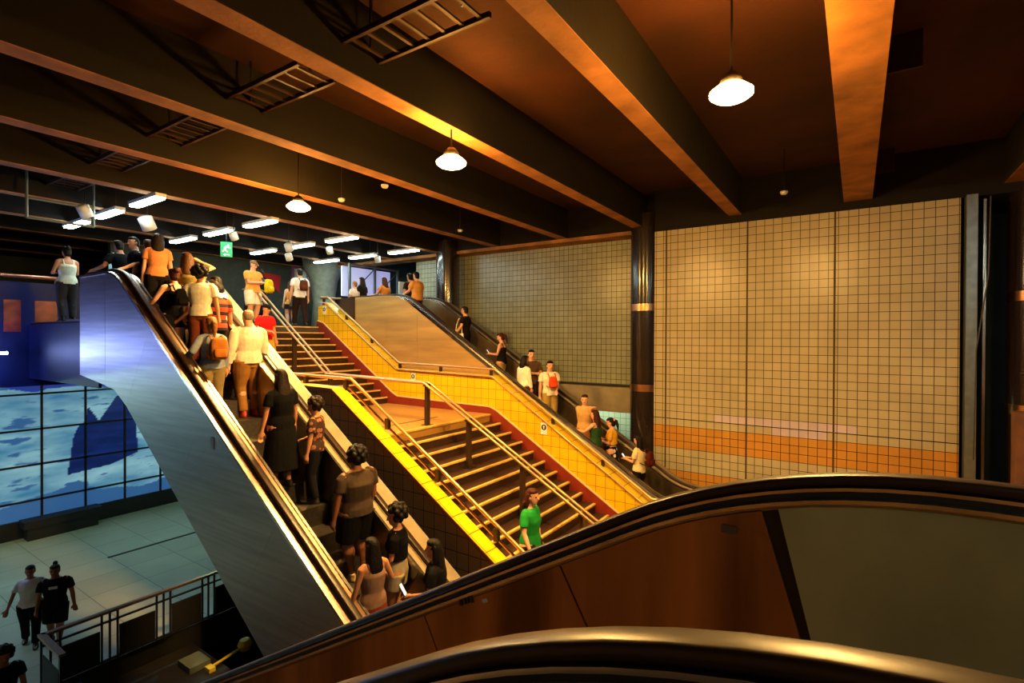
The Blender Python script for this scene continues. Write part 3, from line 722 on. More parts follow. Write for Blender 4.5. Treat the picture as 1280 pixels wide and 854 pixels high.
p = person('grey haired man in white shirt and tan trousers with red shoes', P1(311, 394, 1.76, 'g'), UPW, 1.76, w=1.15, skin='light', hair=('thin', 'grey'), top=('long', 'f0e4d0', None), bottom=('trousers', '9a6a35', None), shoes='a03020', legs='stand')
p = person('fair haired woman in blue grey blouse wearing a small tan backpack', P1(265, 409, 1.62, 'h'), UPW-.1, 1.62, fem=True, skin='light', hair=('pony', 'blond'), top=('long', '8d97aa', None), bottom=('trousers', '9a8458', None), L=(.10, .21, .60))
backpack(p, 'small tan leather backpack on the fair haired woman in blue grey', 'b06a2c', .85)
p = person('man in red and dark banded shirt resting one hand on the near handrail', P1(268, 352, 1.72, 'j'), UPW-.05, 1.72, w=1.1, skin='tan', hair=('short', 'dark'), top=('tee', 'c8442c', 'bands'), bottom=('trousers', '241d1c', None), L=(.16, .27, .60))
p = person('boy in white tee shirt looking back to the left above banded shirt', P1(251, 328, 1.66, 'k'), UPW-.75, 1.66, skin='tan', hair=('curly', 'black'), top=('tee', 'f2ead6', None), bottom=('trousers', '7a3a24', None), head=(-.4, 0))
p = person('woman in black open backed vest with bare shoulders and red brown hair', P1(218, 350, 1.63, 'l'), UPW, 1.63, fem=True, skin='light', hair=('bun', 'red'), top=('tank', '0d0c10', None), bottom=('shorts', '141319', None), L=(.12, .22, .58))
backpack(p, 'small black backpack on bare shouldered woman in black vest', '16131a', .7)
p = person('small woman in white tee shirt with dark hair behind the white shirted boy', P1(271, 346, 1.55, 't', 4.5, 4.75), UPW+.3, 1.55, fem=True, hair=('midlong', 'black'), top=('tee', 'f4f0e6', None), bottom=('trousers', '22242c', None), head=(.6, 0))
p = person('woman in olive top with one arm raised to her hair', P1(234, 316, 1.68, 'n'), UPW-.1, 1.68, fem=True, skin='light', hair=('long', 'brown'), top=('tank', '6b5e32', None), bottom=('trousers', '231a18', None), R=(.06, -.14, .93), Rp=(0, -1, .4))
p = person('woman with long dark hair over an orange pink top and black trousers', P1(197, 297, 1.74, 'o'), UPW-.3, 1.74, fem=True, skin='light', hair=('long', 'dark'), top=('tee', 'd98a5a', None), bottom=('trousers', '131116', None))
p = person('person in dark red trousers carrying a large black backpack', P1(186, 307, 1.66, 'p'), UPW-.1, 1.66, skin='tan', hair=('short', 'brown'), top=('tee', '14141a', None), bottom=('trousers', '8a1f24', None))
backpack(p, 'large black backpack above dark red trousers near the top of the escalator', '0e0f14', 1.15)
p = person('man in black tee shirt facing across with one hand on the handrail', P1(169, 297, 1.72, 'q'), UPW+1.2, 1.72, skin='light', hair=('short', 'black'), top=('tee', '0c0e14', None), bottom=('trousers', '0e1016', None), L=(.10, .24, .60), head=(.6, 0))
p = person('person in black at the escalator top leaning an arm over its end', P1(154, 301, 1.70, 'r'), UPW+.3, 1.7, skin='tan', hair=('short', 'black'), top=('tee', '0a0d12', None), bottom=('trousers', '0b0d12', None), L=(.20, .20, .62), lean=.05)
# ---- upper deck
p = person('woman in white vest leaning at the dark deck railing on the far left', at_head(84, 309, 1.66, deck, 4.0, 5.4, 's'), UPW+.1, 1.66, fem=True, skin='tan', hair=('bun', 'black'), top=('tank', 'e8ecdc', None), bottom=('trousers', '3a3a40', None), L=(.14, .1, .66), R=(.16, -.06, .62))
p = person('man in cap and white shorts looking down at his hands on the deck', at_head(316, 326, 1.74, deck, 5, 10, 'u'), DNW+.2, 1.74, w=1.15, skin='light', hair=('cap', '8a6a44'), top=('tee', 'e8a850', None), bottom=('shorts', 'f0e2c4', None), L=(.17, .03, .66), R=(.17, -.03, .65), head=(.2, .35), face=True)
phone(p, (.22, 0, .69), 'phone held by the man in cap and white shorts', -.5)
p = person('dark haired person behind the man in white shorts with a yellow bag', at_head(326, 337, 1.66, deck, 5, 11, 'v'), UPW+.4, 1.66, skin='tan', hair=('short', 'dark'), top=('tee', '2a2420', None), bottom=('trousers', '1a1817', None))
backpack(p, 'bright yellow backpack at the head of the central handrail', 'e6c81e', 1.0)
p = person('woman in tan sleeveless top and dark skirt at the stair head', at_head(363, 352, 1.6, deck, 6, 12, 'x'), UPW-.15, 1.6, fem=True, skin='light', hair=('long', 'brown'), top=('tank', 'd8923e', None), bottom=('mini', '241812', None))
p = person('man in white shirt and dark trousers stepping up onto the deck', at_head(375, 336, 1.76, deck, 6, 12.5, 'y'), UPW-.2, 1.76, skin='light', hair=('short', 'dark'), top=('tee', 'f4f2ea', None), bottom=('trousers', '2a1c16', None), legs='walk')
backpack(p, 'brown shoulder pack on the white shirted man at the stair head', '5a3018', .8)
# ---- stair
p = person('man in red polo shirt and black cap walking down beside the parapet', at_head(332, 383, 1.72, step_z, 6.15, 7.7, 'w'), DNW+.2, 1.72, w=1.05, skin='tan', hair=('cap', '14110f'), top=('tee', 'c81e22', None), bottom=('trousers', 'a8843c', None), R=(.13, -.08, .62), legs='down', head=(0, .2), face=True)
p = person('woman in green blouse walking down the lower flight', at_head(663, 612, 1.64, step_z, 6.2, 7.6, 'oo'), DNW+.1, 1.64, w=1.12, fem=True, skin='light', hair=('midlong', 'red'), top=('tee', '1f8a34', None), bottom=('trousers', '1a2420', None), R=(.10, -.20, .53), legs='down', face=True, vox=.009)
# ---- far escalator
p = person('fair child in white top at the head of the far escalator', at_head(444, 352, 1.45, deck, 10.9, 13, 'aa'), UPW, 1.45, skin='light', hair=('short', 'blond'), top=('tee', 'e8dccc', None), bottom=('shorts', 'a04a30', None))
p = person('woman with long dark hair in black top beside the fair child', at_head(453, 347, 1.6, deck, 10.9, 12.5, 'bb'), UPW+.2, 1.6, fem=True, skin='light', hair=('long', 'dark'), top=('tee', '1c1614', None), bottom=('trousers', '1a1614', None), L=(.14, .14, .62))
p = person('woman in orange top with brown hair stepping off the far escalator', P2(481, 347, 1.62, 'cc'), UPW, 1.62, fem=True, skin='light', hair=('long', 'brown'), top=('tee', 'd88a3a', None), bottom=('trousers', '3a261a', None), L=(.18, .16, .64))
p = person('person in dark clothes half hidden behind a tan shirted rider', P2(513, 349, 1.68, 'dd', 11.3, 11.75), UPW, 1.68, skin='tan', hair=('short', 'black'), top=('tee', '2a211c', None), bottom=('trousers', '1a1614', None))
p = person('rider in tan shirt with a dark strap near the far escalator top', P2(521, 352, 1.68, 'ee', 10.95, 11.4), UPW, 1.68, skin='light', hair=('short', 'black'), top=('tee', 'd9a060', None), bottom=('trousers', '3a2a1c', None), L=(.15, .17, .60))
p = person('rider in black tee shirt with a white tote bag', P2(582, 386, 1.66, 'ff'), UPW+.2, 1.66, skin='light', hair=('short', 'dark'), top=('tee', '191214', None), bottom=('trousers', '1c1518', None), L=(.10, .18, .55))
t = thing('tote_bag', 'white tote bag hanging from the rider in black tee shirt', 'bag', local(p, (.05, .15, .44)), UPW+.2)
bm = bmesh.new(); loft(bm, [(0, 0, -.22, .15, .03), (0, 0, -.18, .17, .05), (0, 0, .05, .16, .045), (0, 0, .17, .14, .02)], 20, pw=3); link_bm('bag_body', bm, cloth('efe6d4'), t, True)
link_bm('strap', tube(bmesh.new(), [(-.1, 0, .16), (-.08, -.02, .40), (-.03, -.05, .58), (.03, -.05, .58), (.08, -.02, .40), (.1, 0, .16)], .012, 6), cloth('efe6d4'), t, True)
p = person('woman with high ponytail in black vest and beige trousers using a phone', P2(627, 417, 1.66, 'gg'), UPW+.3, 1.66, fem=True, skin='light', hair=('pony', 'red'), top=('tank', '17110f', None), bottom=('trousers', 'b08a5a', None), L=(.17, .05, .66), R=(.17, -.05, .66), head=(.1, .3))
phone(p, (.23, 0, .69), 'phone held by the woman with high ponytail on the far escalator', .6)
p = person('woman in loose white blouse beside a man in a grey brown tee', P2(655, 456, 1.58, 'hh', 10.95, 11.35), UPW-1.9, 1.58, w=1.1, fem=True, skin='tan', hair=('midlong', 'black'), top=('long', 'f2ecdc', None), bottom=('trousers', '4a2a1a', None))
p = person('man in grey brown tee shirt looking down the far escalator', P2(664, 447, 1.72, 'ii', 11.3, 11.7), DNW-.9, 1.72, skin='light', hair=('short', 'black'), top=('tee', '5a4632', None), bottom=('trousers', '2a211c', None), R=(.14, .05, .66), head=(.2, 0), face=True)
p = person('man in white tee shirt carrying a red orange bag on his chest', P2(687, 455, 1.70, 'jj'), DNW-.7, 1.7, w=1.05, skin='light', hair=('short', 'black'), top=('tee', 'e8e0cc', None), bottom=('capri', 'a88a4a', None), L=(.16, .05, .58), face=True)
backpack(p, 'red orange bag worn in front by the man in white tee', 'd8481e', .7, dx=.15, dz=.70).rotation_euler.z += pi
p = person('rider in tan shirt with a raised arm on the back handrail', P2(731, 496, 1.68, 'kk', 11.2, 11.7), DNW-1.2, 1.68, skin='light', hair=('short', 'red'), top=('tee', 'd0a064', None), bottom=('trousers', '8a5a34', None), R=(.06, .10, .80), Lp=None, face=True)
p = person('woman with long red brown hair stretching her arm to the near handrail', P2(745, 519, 1.62, 'll', 10.95, 11.6), UPW, 1.62, fem=True, skin='light', hair=('long', 'red'), top=('tank', '2c4a2a', None), bottom=('trousers', '2a1a16', None), L=(.26, .12, .72))
p = person('woman in yellow top and polka dot skirt with bow in ponytail', P2(765, 518, 1.64, 'mm', 10.95, 11.7), UPW+.2, 1.64, fem=True, skin='light', hair=('ponybow', 'dark'), top=('tee', 'e2a82e', None), hem=.63, bottom=('long', '15120f', 'dots'), L=(.15, .05, .68), R=(.15, -.05, .68), head=(0, .25))
p = person('woman in cream top reading a lit phone at the far escalator foot', P2(799, 545, 1.62, 'nn'), UPW-.1, 1.62, fem=True, skin='light', hair=('long', 'black'), top=('tee', 'e6d29c', None), bottom=('trousers', '17110f', None), L=(.17, .05, .66), R=(.17, -.05, .66), head=(0, .35))
phone(p, (.23, 0, .68), 'lit phone of the woman in cream top at the escalator foot', .6)
backpack(p, 'dark red backpack on the woman in cream top', '4a1712', .8)
# ---- lobby
lob = lambda x: ZF
p = person('woman in white blouse and dark trousers walking across the lobby', at_head(38, 707, 1.65, lob, 2.5, 5, 'pp'), -.35, 1.65, w=1.1, fem=True, skin='brown', hair=('short', 'black'), top=('tee', 'dfe6e2', None), bottom=('trousers', '14161a', None), legs='walk', R=(.02, -.21, .5), face=True, vox=.009)
b = thing('shoulder_bag', 'dark shoulder bag between the two people walking in the lobby', 'bag', local(p, (.02, .17, .50)), -.35)
bm = bmesh.new(); loft(bm, [(0, 0, -.13, .10, .03), (0, 0, -.1, .14, .05), (0, 0, .05, .13, .045), (0, 0, .12, .1, .02)], 18, pw=3); link_bm('bag_body', bm, cloth('15171c'), b, True)
link_bm('strap', tube(bmesh.new(), [(-.08, 0, .11), (-.03, -.06, .35), (0, -.10, .53), (.03, -.06, .35), (.08, 0, .11)], .013, 6), cloth('15171c'), b, True)
p = person('person in long black tee shirt and shorts walking beside the woman in white', at_head(69, 706, 1.70, lob, 2.5, 5, 'qq'), -.5, 1.7, w=1.1, skin='brown', hair=('topbun', 'black'), top=('tee', '0c0e12', None), bottom=('shorts', '0e1014', None), hem=.43, legs='walk', L=(.04, .19, .5), face=True, vox=.009)
c = local(p, (.098, -.01, .73)); 
s = link_bm('shirt_print', box(bmesh.new(), .085*1.7, .0885*1.7, -.07, .07, .735*1.7, .765*1.7), WHITE, p)
p = person('dark haired person in black at the left edge of the lobby floor', at_head(4, 812, 1.6, lob, 1.5, 4, 'rr'), 0, 1.6, skin='brown', hair=('curly', 'black'), top=('tee', '0a0c10', None), bottom=('trousers', '0b0d10', None))

# ------------------------------------------------------------------ ceiling fixtures
SOD = (1., .56, .15); FLU = (.80, 1., .93)
m_sod = emis('sodium lens', SOD, 1700.); m_rim = emis('sodium lens rim', (1., .42, .06), 380.); m_fill = emis('added amber fill lens', SOD, 95.); m_fillrim = emis('added amber fill rim', (1., .42, .06), 8.); m_flu = emis('tube diffuser', FLU, 40.)
def lamp(x, y, label, z=2.92, m=None):
    m = m or m_sod
    t = thing('ceiling_lamp', label, 'lamp', (x, y, z), group='amber ceiling lamps')
    link_bm('housing', loft(bmesh.new(), [(0, 0, .10, .12, .12), (0, 0, .16, .10, .10), (0, 0, .22, .05, .05)], 20), DARKMETAL, t, True)
    link_bm('stem', tube(bmesh.new(), [(0, 0, .2), (0, 0, ZS-z+.01)], .012, 8), DARKMETAL, t)
    link_bm('lens', loft(bmesh.new(), [(0, 0, -.055, .05, .05), (0, 0, -.05, .10, .10), (0, 0, -.03, .16, .16), (0, 0, 0, .20, .20)], 24), m, t, True)
    link_bm('lens_rim', loft(bmesh.new(), [(0, 0, .002, .205, .205), (0, 0, .03, .205, .205), (0, 0, .075, .15, .15), (0, 0, .10, .11, .11)], 24), m_rim if m is m_sod else m_fillrim, t, True)
for px, py, lb in ((914, 119, 'large bright amber ceiling lamp nearest the big tiled wall'), (564, 205, 'bright amber ceiling lamp above the middle of the stair'), (373, 260, 'small far amber ceiling lamp near the white tube lights')):
    c = onZ(px, py, 2.42); lamp(c.x, c.y, lb, 2.42)
lamp(3.6, -2.6, 'added amber fill lamp out of view behind the viewer on the right', 2.8, m_fill)  # added out of view to throw amber light on the foreground panels
def fluor(x, y, z, label, ln=1.25, mm=None, group='white tube lights over the deck'):
    t = thing('tube_light', label, 'lamp', (x, y, z), group=group)
    boxo('tray', (-ln/2-.03, ln/2+.03, -.10, .10, .03, .10), WHITE, t)
    boxo('diffuser', (-ln/2, ln/2, -.085, .085, -.01, .03), mm or m_flu, t)
    for s in (-.4, .4): link_bm('hanger', tube(bmesh.new(), [(s, 0, .09), (s, 0, (ZS if z > 0 else -1.5)-z+.01)], .01, 6), DARKMETAL, t)
rows = {4.78: 'front', 7.25: 'second', 9.7: 'third', 12.15: 'back'}; colsx = {-12.4: 'nearest', -14.4: 'middle', -16.4: 'farthest'}
for y, a in rows.items():
    for x, b in colsx.items(): fluor(x+.02, y, 2.8, 'white tube light, %s of three in the %s row over the deck' % (b, a))
fluor(-18.5, 14.0, 2.8, 'white tube light alone at the very back of the deck')
for k, (x, y) in enumerate(((4.4, 4.5), (4.4, 8.0), (7.0, 4.5), (7.0, 8.0), (4.4, 1.0), (7.0, 1.0), (4.4, -1.6), (7., -1.6))):
    fluor(x, y, 2.75, 'white tube light over the landing to the right, number %s row' % ('first second third fourth fifth sixth seventh eighth'.split()[k]), group='white tube lights over the right landing')

def drum(px, py, r, z, label):
    c = onZ(px, py, z); t = thing('loudspeaker', label, 'loudspeaker', c, group='white drum loudspeakers under the ceiling')
    b = link_bm('drum', loft(bmesh.new(), [(0, 0, -r*1.05, r*.8, r*.8), (0, 0, -r, r, r), (0, 0, r*.9, r, r), (0, 0, r*1.1, r*.6, r*.6)], 22), WHITE, t, True)
    b.rotation_euler = (.5, .3, 0)
    link_bm('stem', tube(bmesh.new(), [(0, 0, r*.8), (0, 0, ZS-z+.01)], .012, 6), DARKMETAL, t)
drum(106, 264, .125, 2.72, 'white drum loudspeaker left of the front row of tube lights')
drum(184, 279, .145, 2.55, 'white drum loudspeaker hanging above the escalator crowd')
drum(292, 295, .10, 2.62, 'white drum loudspeaker right above the green exit sign')
drum(361, 309, .11, 2.6, 'upper white drum loudspeaker of the pair over the stair head')
drum(361, 321, .10, 2.35, 'lower white drum loudspeaker of the pair over the stair head')
drum(412, 313, .10, 2.6, 'white drum loudspeaker below the back tube lights')
drum(472, 324, .10, 2.6, 'white drum loudspeaker nearest the dark column')

def cable_tray(x0, y0, label, ln=1.6):
    t = thing('cable_tray', label, 'cable tray', (x0, y0, 3.2), group='ladder cable trays under the slab')
    for y in (0, .5): boxo('side_rail', (0, ln, y-.02, y+.02, -.03, .03), mat('tray steel', '3d2616', .6, .4), t)
    for k in range(7): boxo('rung', (.1+k*ln/7, .14+k*ln/7, .02, .48, -.012, .012), _M['tray steel'], t)
    for k in (.15, ln-.15): boxo('hanger', (k-.01, k+.01, .24, .26, .0, ZS-3.2), DARKMETAL, t)
for k, n in enumerate(('nearest', 'second', 'third', 'fourth', 'farthest')):
    cable_tray(-4.64-2.39*k, 3.65, 'rusty ladder cable tray under the slab, %s of the row' % n)
def conduit(px, py, z, w, label):
    c = onZ(px, py, z); tag(link_bm('ceiling_bracket', box(bmesh.new(), c.x-w/2, c.x+w/2, c.y-.02, c.y+.02, z, ZS), mat('tray steel', '3d2616', .6, .4)), label, 'bracket', 'brackets under the dark ceiling bay')
conduit(1130, 88, 3.3, .36, 'rusty bracket in the dark ceiling bay, upper one')
conduit(1104, 216, 3.3, .36, 'rusty bracket in the dark ceiling bay, lower one')
def spotlet(px, py, label):
    c = onZ(px, py, 2.86); t = thing('smoke_detector', label, 'smoke detector', c, group='small white ceiling detectors')
    link_bm('base', loft(bmesh.new(), [(0, 0, .0, .05, .05), (0, 0, .03, .07, .07), (0, 0, .06, .07, .07)], 16), WHITE, t, True)
    link_bm('stem', tube(bmesh.new(), [(0, 0, .05), (0, 0, ZS-2.85)], .012, 6), DARKMETAL, t)
spotlet(481, 235, 'small white detector left of the middle amber lamp')
spotlet(427, 252, 'small white detector right of the far amber lamp')
spotlet(575, 290, 'small white detector above the dark column')
spotlet(980, 243, 'small detector just above the big tiled wall')

c = onZ(283, 312, 2.35); t = thing('exit_sign', 'green exit sign with a white running figure and arrow', 'sign', c)
t.rotation_euler = (0, 0, radians(60))
boxo('sign_box', (-.14, .14, -.02, .02, -.2, .2), mat('exit green', (.02, .30, .10), .4, emit=(.03, .55, .2), estr=.55), t)
bm = bmesh.new()
for pl in ([(-.06, .05), (.0, .10), (.03, .07), (-.02, .0), (.04, -.06), (.02, -.08), (-.05, -.02)], [(.03, .05), (.10, .03), (.10, .05), (.03, .08)], [(-.08, -.03), (-.05, -.01), (-.07, -.07), (-.1, -.06)]): prism(bm, pl, -.026, -.02)
prism(bm, [(.045+.022*cos(a*pi/6), .115+.022*sin(a*pi/6)) for a in range(12)], -.026, -.02)
link_bm('running_figure', bm, emis('sign white', (.9, 1, .95), .9), t)
bm = bmesh.new(); prism(bm, [(-.08, -.14), (-.03, -.105), (-.03, -.13), (.08, -.13), (.08, -.15), (-.03, -.15), (-.03, -.175)], -.026, -.02); link_bm('arrow', bm, _M.get('sw') or bpy.data.materials['sign white'], t)
link_bm('hanger', tube(bmesh.new(), [(0, 0, .19), (0, 0, ZS-2.34)], .012, 6), DARKMETAL, t)
c = onZ(77, 272, 2.5); t = thing('hanging_frame', 'empty grey metal frame hanging from the ceiling at far left', 'frame', c)
for y in (-.55, .55): link_bm('upright', tube(bmesh.new(), [(0, y, -.1), (0, y, ZS-2.49)], .025, 8), mat('grey metal', '6f7a76', .5, .5), t)
for z in (-.1, .3): link_bm('bar', tube(bmesh.new(), [(0, -.55, z), (0, .55, z)], .025, 8), _M['grey metal'], t)

# ------------------------------------------------------------------ upper deck surroundings
BW = mat('navy gloss panel', (.004, .008, .055), .5, 0., spec=.2, noise=.4, nscale=1.2)
t = thing('deck_railing', 'dark navy panelled railing along the deck edge at far left', 'railing', (-16.5, 0, 0))
for k in range(5): boxo('panel', (-.03, .03, -5+2*k+.02, -3+2*k-.02, -1.2, 1.28), BW, t)
link_bm('top_rail', tube(bmesh.new(), [(0, -5, 1.42), (0, 4.7, 1.42)], .045, 10), mat('red brown rail', (.35, .13, .08), .3, .7), t, True)
for k in range(7): boxo('post', (-.03, .03, -4.9+1.55*k-.03, -4.9+1.55*k+.03, 1.25, 1.40), DARKMETAL, t)
boxo('return_panel', (.1, 4.35, 3.88, 3.93, -1.0, .28), BW, t)
for k, (y0, y1) in enumerate(((3.45, 3.75), (4.0, 4.42))):
    boxo('poster', (.031, .035, y0, y1, .1, .85), mat('red reflection patch', '7a2a20', .4, noise=.4, nscale=6), t)  # red patches painted in for reflections on the railing, no real posters
t = thing('strip_light', 'blue white strip light low on the deck edge at the left border', 'lamp', (-15.75, 0, -.38))
boxo('tube', (-.03, .03, .5, 3.36, -.03, .03), emis('blue strip', (.32, .42, 1.), 100.), t); boxo('bracket', (-.74, -.03, 2.4, 2.5, -.02, .02), DARKMETAL, t)

# deck edge railing between the yellow wall and the far escalator
t = thing('deck_guard', 'bronze guard rail with orange panel between yellow wall and far escalator', 'railing')
link_bm('top_rail', tube(bmesh.new(), [(-13.75, 10.02, 1.235), (-13.95, 10.15, 1.235), (-13.9, 11.2, 1.25)], .032, 10), RAILM, t, True)
boxo('panel', (-13.93, -13.87, 10.28, 10.8, .35, .95), mat('orange panel', 'd8742a', .5), t)
boxo('post', (-13.95, -13.85, 10.8, 11.0, ZD, 1.2), POST, t); boxo('post', (-13.93, -13.87, 10.2, 10.26, ZD, 1.2), POST, t)
t = thing('ticket_post', 'dark ticket gate post at the stair head beside the yellow wall', 'post', (-14.4, 9.55, ZD))
link_bm('stand', loft(bmesh.new(), [(0, 0, 0, .16, .16), (0, 0, .03, .16, .16), (0, 0, .05, .05, .05), (0, 0, .8, .045, .045)], 16), DARKMETAL, t, True); boxo('head_plate', (-.06, .06, -.14, .14, .62, .9), mat('grey metal', '6f7a76', .5, .5), t)

def atX(px, py, X): return onX(px, py, X)
# dark deck furniture seen at the back
c0 = atX(397, 385, -18.2); t = thing('deck_pillar', 'pale grey tapered pillar at the back of the deck', 'pillar', (-18.2, c0.y+.3, ZD))
link_bm('shaft', loft(bmesh.new(), [(0, 0, 0, .5, .5), (0, 0, 1.1, .42, .42), (0, 0, 2.0, .55, .55), (0, 0, 2.5, .8, .8), (0, 0, ZS-ZD, .9, .9)], 24), mat('pale concrete', '8f9a8c', .7, noise=.2), t, True)
a, b, c = atX(325, 340, -19.3), atX(351, 345, -19.3), atX(349, 366, -19.3)
t = thing('banner', 'red triangular banner on the dark back wall behind the man in cap', 'banner', (-19.35, b.y, b.z))
bm = bmesh.new(); v = [[bm.verts.new((dx, q.y-b.y, q.z-b.z)) for q in (a, b, c)] for dx in (0, .05)]
bm.faces.new(v[0]); bm.faces.new(v[1][::-1])
for i in range(3): bm.faces.new((v[0][i], v[1][i], v[1][(i+1) % 3], v[0][(i+1) % 3]))
link_bm('cloth', bm, mat('banner red', 'b81820', .7), t)
a, b = atX(365, 332, -19.3), atX(386, 372, -19.3)
t = thing('poster', 'purple framed poster with pale picture behind the white shirted man', 'poster', (-19.37, a.y, b.z))
boxo('frame', (0, .06, 0, b.y-a.y, 0, a.z-b.z), mat('purple frame', '7a4a78', .5), t); boxo('picture', (.06, .07, .12, b.y-a.y-.12, .12, a.z-b.z-.12), mat('pale picture', 'b8c4bc', .4, noise=.4, nscale=3), t)
for i, (p0, p1, nm) in enumerate(((498, 535, 'left'), (536, 556, 'right'))):
    a, b = atX(p0, 352, -14.2), atX(p1, 376, -14.2)
    t = thing('notice_board', 'plain white board behind the far escalator top, %s one of two' % nm, 'board', (-14.2, a.y, .9))
    boxo('board', (0, .04, 0, b.y-a.y-.03, 0, a.z-.9), WHITE, t)
    for y in (.06, b.y-a.y-.12): boxo('leg', (.0, .04, y, y+.05, ZD-.9, .0), DARKMETAL, t)
t = thing('scaffold_frame', 'grey metal scaffold frame with blue lit openings at the back', 'scaffold', (-16., 0, ZD))
ya, yb = atX(437, 350, -16).y, atX(497, 350, -16).y; ym = (ya+yb)/2
GM = mat('grey metal', '6f7a76', .5, .5)
for y in (ya, ym, yb): boxo('upright', (-.04, .04, y-.04, y+.04, 0, 2.5), GM, t)
for z in (1.2, 2.45): boxo('rail', (-.03, .03, ya, yb, z-.03, z+.03), GM, t)
for y0, y1 in ((ya, ym), (ym, yb)): link_bm('brace', tube(bmesh.new(), [(0, y0, 1.25), (0, y1, 2.4)], .025, 8), GM, t, True)
t = thing('lit_panel', 'blue violet lit panel behind the scaffold frame', 'panel', (-16.5, 0, 0))
boxo('panel', (0, .05, ya, yb, 1.6, 2.75), emis('blue glow', (.35, .42, 1.), .55), t)
struct(boxo('wall_deck_dark', (-19.6, -19.4, 6.5, 16.75, ZD, ZS), mat('kiosk grey', '3a443c', .7, noise=.3)))
c = onY(141, 325, 5.0); 
t = thing('light_post', 'pale blue vertical post behind the people at escalator top', 'post', (c.x-1.2, 5.0+.35, ZD)); link_bm('tube', tube(bmesh.new(), [(0, 0, 0), (0, 0, 1.55)], .035, 10), mat('pale blue post', '6f9fb8', .4), t, True)

# ------------------------------------------------------------------ lobby: backlit mural, railing, things in the pit
MX, P0, PZ = -22., 1.145, 1.137
bm = bmesh.new(); lay = bm.verts.layers.float_color.new('art')
poly_yz = [(onX(px, py, MX).y, onX(px, py, MX).z) for px, py in ((84, 594), (92, 545), (98, 533), (106, 527), (110, 508), (124, 526), (146, 494), (170, 500), (172, 565), (140, 580))]
def inside(y, z):
    r = False; n = len(poly_yz)
    for i in range(n):
        (y0, z0), (y1, z1) = poly_yz[i], poly_yz[i-1]
        if (z0 > z) != (z1 > z) and y < (y1-y0)*(z-z0)/(z1-z0)+y0: r = not r
    return r
from mathutils import noise as NZ
ny, nz = 300, 180; y0m, y1m, z0m, z1m = -2., 11.0, -5.85, -.7
grid = []
for j in range(nz+1):
    row = []
    for i in range(ny+1):
        y = y0m+(y1m-y0m)*i/ny; z = z0m+(z1m-z0m)*j/nz
        n1 = NZ.fractal(Vector((y*.5, z*1.6, 3.)), 1., 2., 5); n2 = NZ.fractal(Vector((y*.9, z*4.5, 9.)), 1., 2., 6)
        t = max(0, min(1, .5+n1*.75+n2*.25))
        a, b = Vector((.035, .16, .31)), Vector((.24, .44, .52))
        col = a.lerp(b, t)
        k2 = max(0, min(1, (n2-.34)*6)); col = col.lerp(Vector((.03, .10, .26)), k2)
        if z < -5.25+.22*sin(y*1.3)+.25*n1: col = Vector((.03, .10, .26))
        if inside(y, z): col = Vector((.004, .012, .075))*(1+.9*max(0, n2+.2))
        if z > -1.75+.25*n1: col = Vector((.02, .04, .28))
        v = bm.verts.new((0, y, z)); v[lay] = (*col, 1); row.append(v)
    grid.append(row)
for j in range(nz):
    for i in range(ny): bm.faces.new((grid[j][i], grid[j][i+1], grid[j+1][i+1], grid[j+1][i]))
mm = bpy.data.materials.new('backlit picture'); mm.use_nodes = True; nt = mm.node_tree; b = nt.nodes['Principled BSDF']
at = nt.nodes.new('ShaderNodeAttribute'); at.attribute_name = 'art'; nt.links.new(at.outputs['Color'], b.inputs['Base Color']); nt.links.new(at.outputs['Color'], b.inputs['Emission Color']); b.inputs['Emission Strength'].default_value = .8; b.inputs['Roughness'].default_value = .3
mu = thing('mural', 'large backlit blue sea mural in square panels along the lobby wall', 'mural', (MX, 0, 0))
link_bm('picture', bm, mm, mu)
bm = bmesh.new(); box(bm, -.12, -.01, y0m, y1m, z0m, z1m); link_bm('backing', bm, DARK, mu)
for k in range(-6, 6):
    y = 5.5+P0*k
    if y0m < y < y1m: boxo('frame_bar', (.0, .05, y-.03, y+.03, z0m, z1m), DARKMETAL, mu)
for k in range(5):
    z = -1.86-PZ*k
    if z > z0m: boxo('frame_bar', (.0, .05, y0m, y1m, z-.03, z+.03), DARKMETAL, mu)
struct(boxo('wall_lobby', (-22.6, -22.13, -8, 17, ZF, ZD), TEAL))
struct(boxo('baseboard_lobby', (-22.12, -21.9, -8, 17, ZF, -5.85), DARK))
c = onX(78, 668, -21.6); t = thing('bench', 'long black bench against the foot of the blue mural', 'bench', (-21.6, c.y, ZF))
boxo('seat', (-.25, .25, -1.0, 1.0, .38, .62), DARK, t); boxo('base', (-.2, .2, -.9, .9, 0, .38), DARK, t)
# railing at the edge of the lobby
t = thing('lobby_railing', 'bronze topped railing with dark panels guarding the edge of the lobby', 'railing', (-12.2, 0, ZF))
y0, y1 = 3.05, 7.6
link_bm('top_rail', box(bmesh.new(), -.05, .05, y0, y1, .97, 1.02), mat('dull bronze', (.36, .22, .12), .35, .8), t)
boxo('end_rail', (-.05, 1.05, y0-.05, y0+.05, .97, 1.02), _M['dull bronze'], t)
for z in (.80, .05): boxo('mid_rail', (-.02, .02, y0, y1, z-.018, z+.018), DARKMETAL, t)
gy = [y0+.12, 4.07, 5.02, 5.93, 6.85]
for g in gy:
    for d in (-.13, 0, .13): boxo('post', (-.018, .018, g+d-.016, g+d+.016, 0, .98), DARKMETAL, t)
for a, b in zip(gy, gy[1:]): boxo('panel', (-.012, .012, a+.16, b-.16, .07, .66), DARK, t)
boxo('post', (.96, 1.0, y0-.02, y0+.02, 0, .98), DARKMETAL, t); boxo('panel', (.05, .9, y0-.012, y0+.012, .07, .66), DARK, t)
tag(link_bm('floor_sign', box(bmesh.new(), onZ(134, 697, ZF).x, onZ(134, 697, ZF).x+.1, onZ(134, 697, ZF).y, 8.6, ZF, ZF+.012), DARK), 'thin black drain slot across the lobby floor', 'drain')
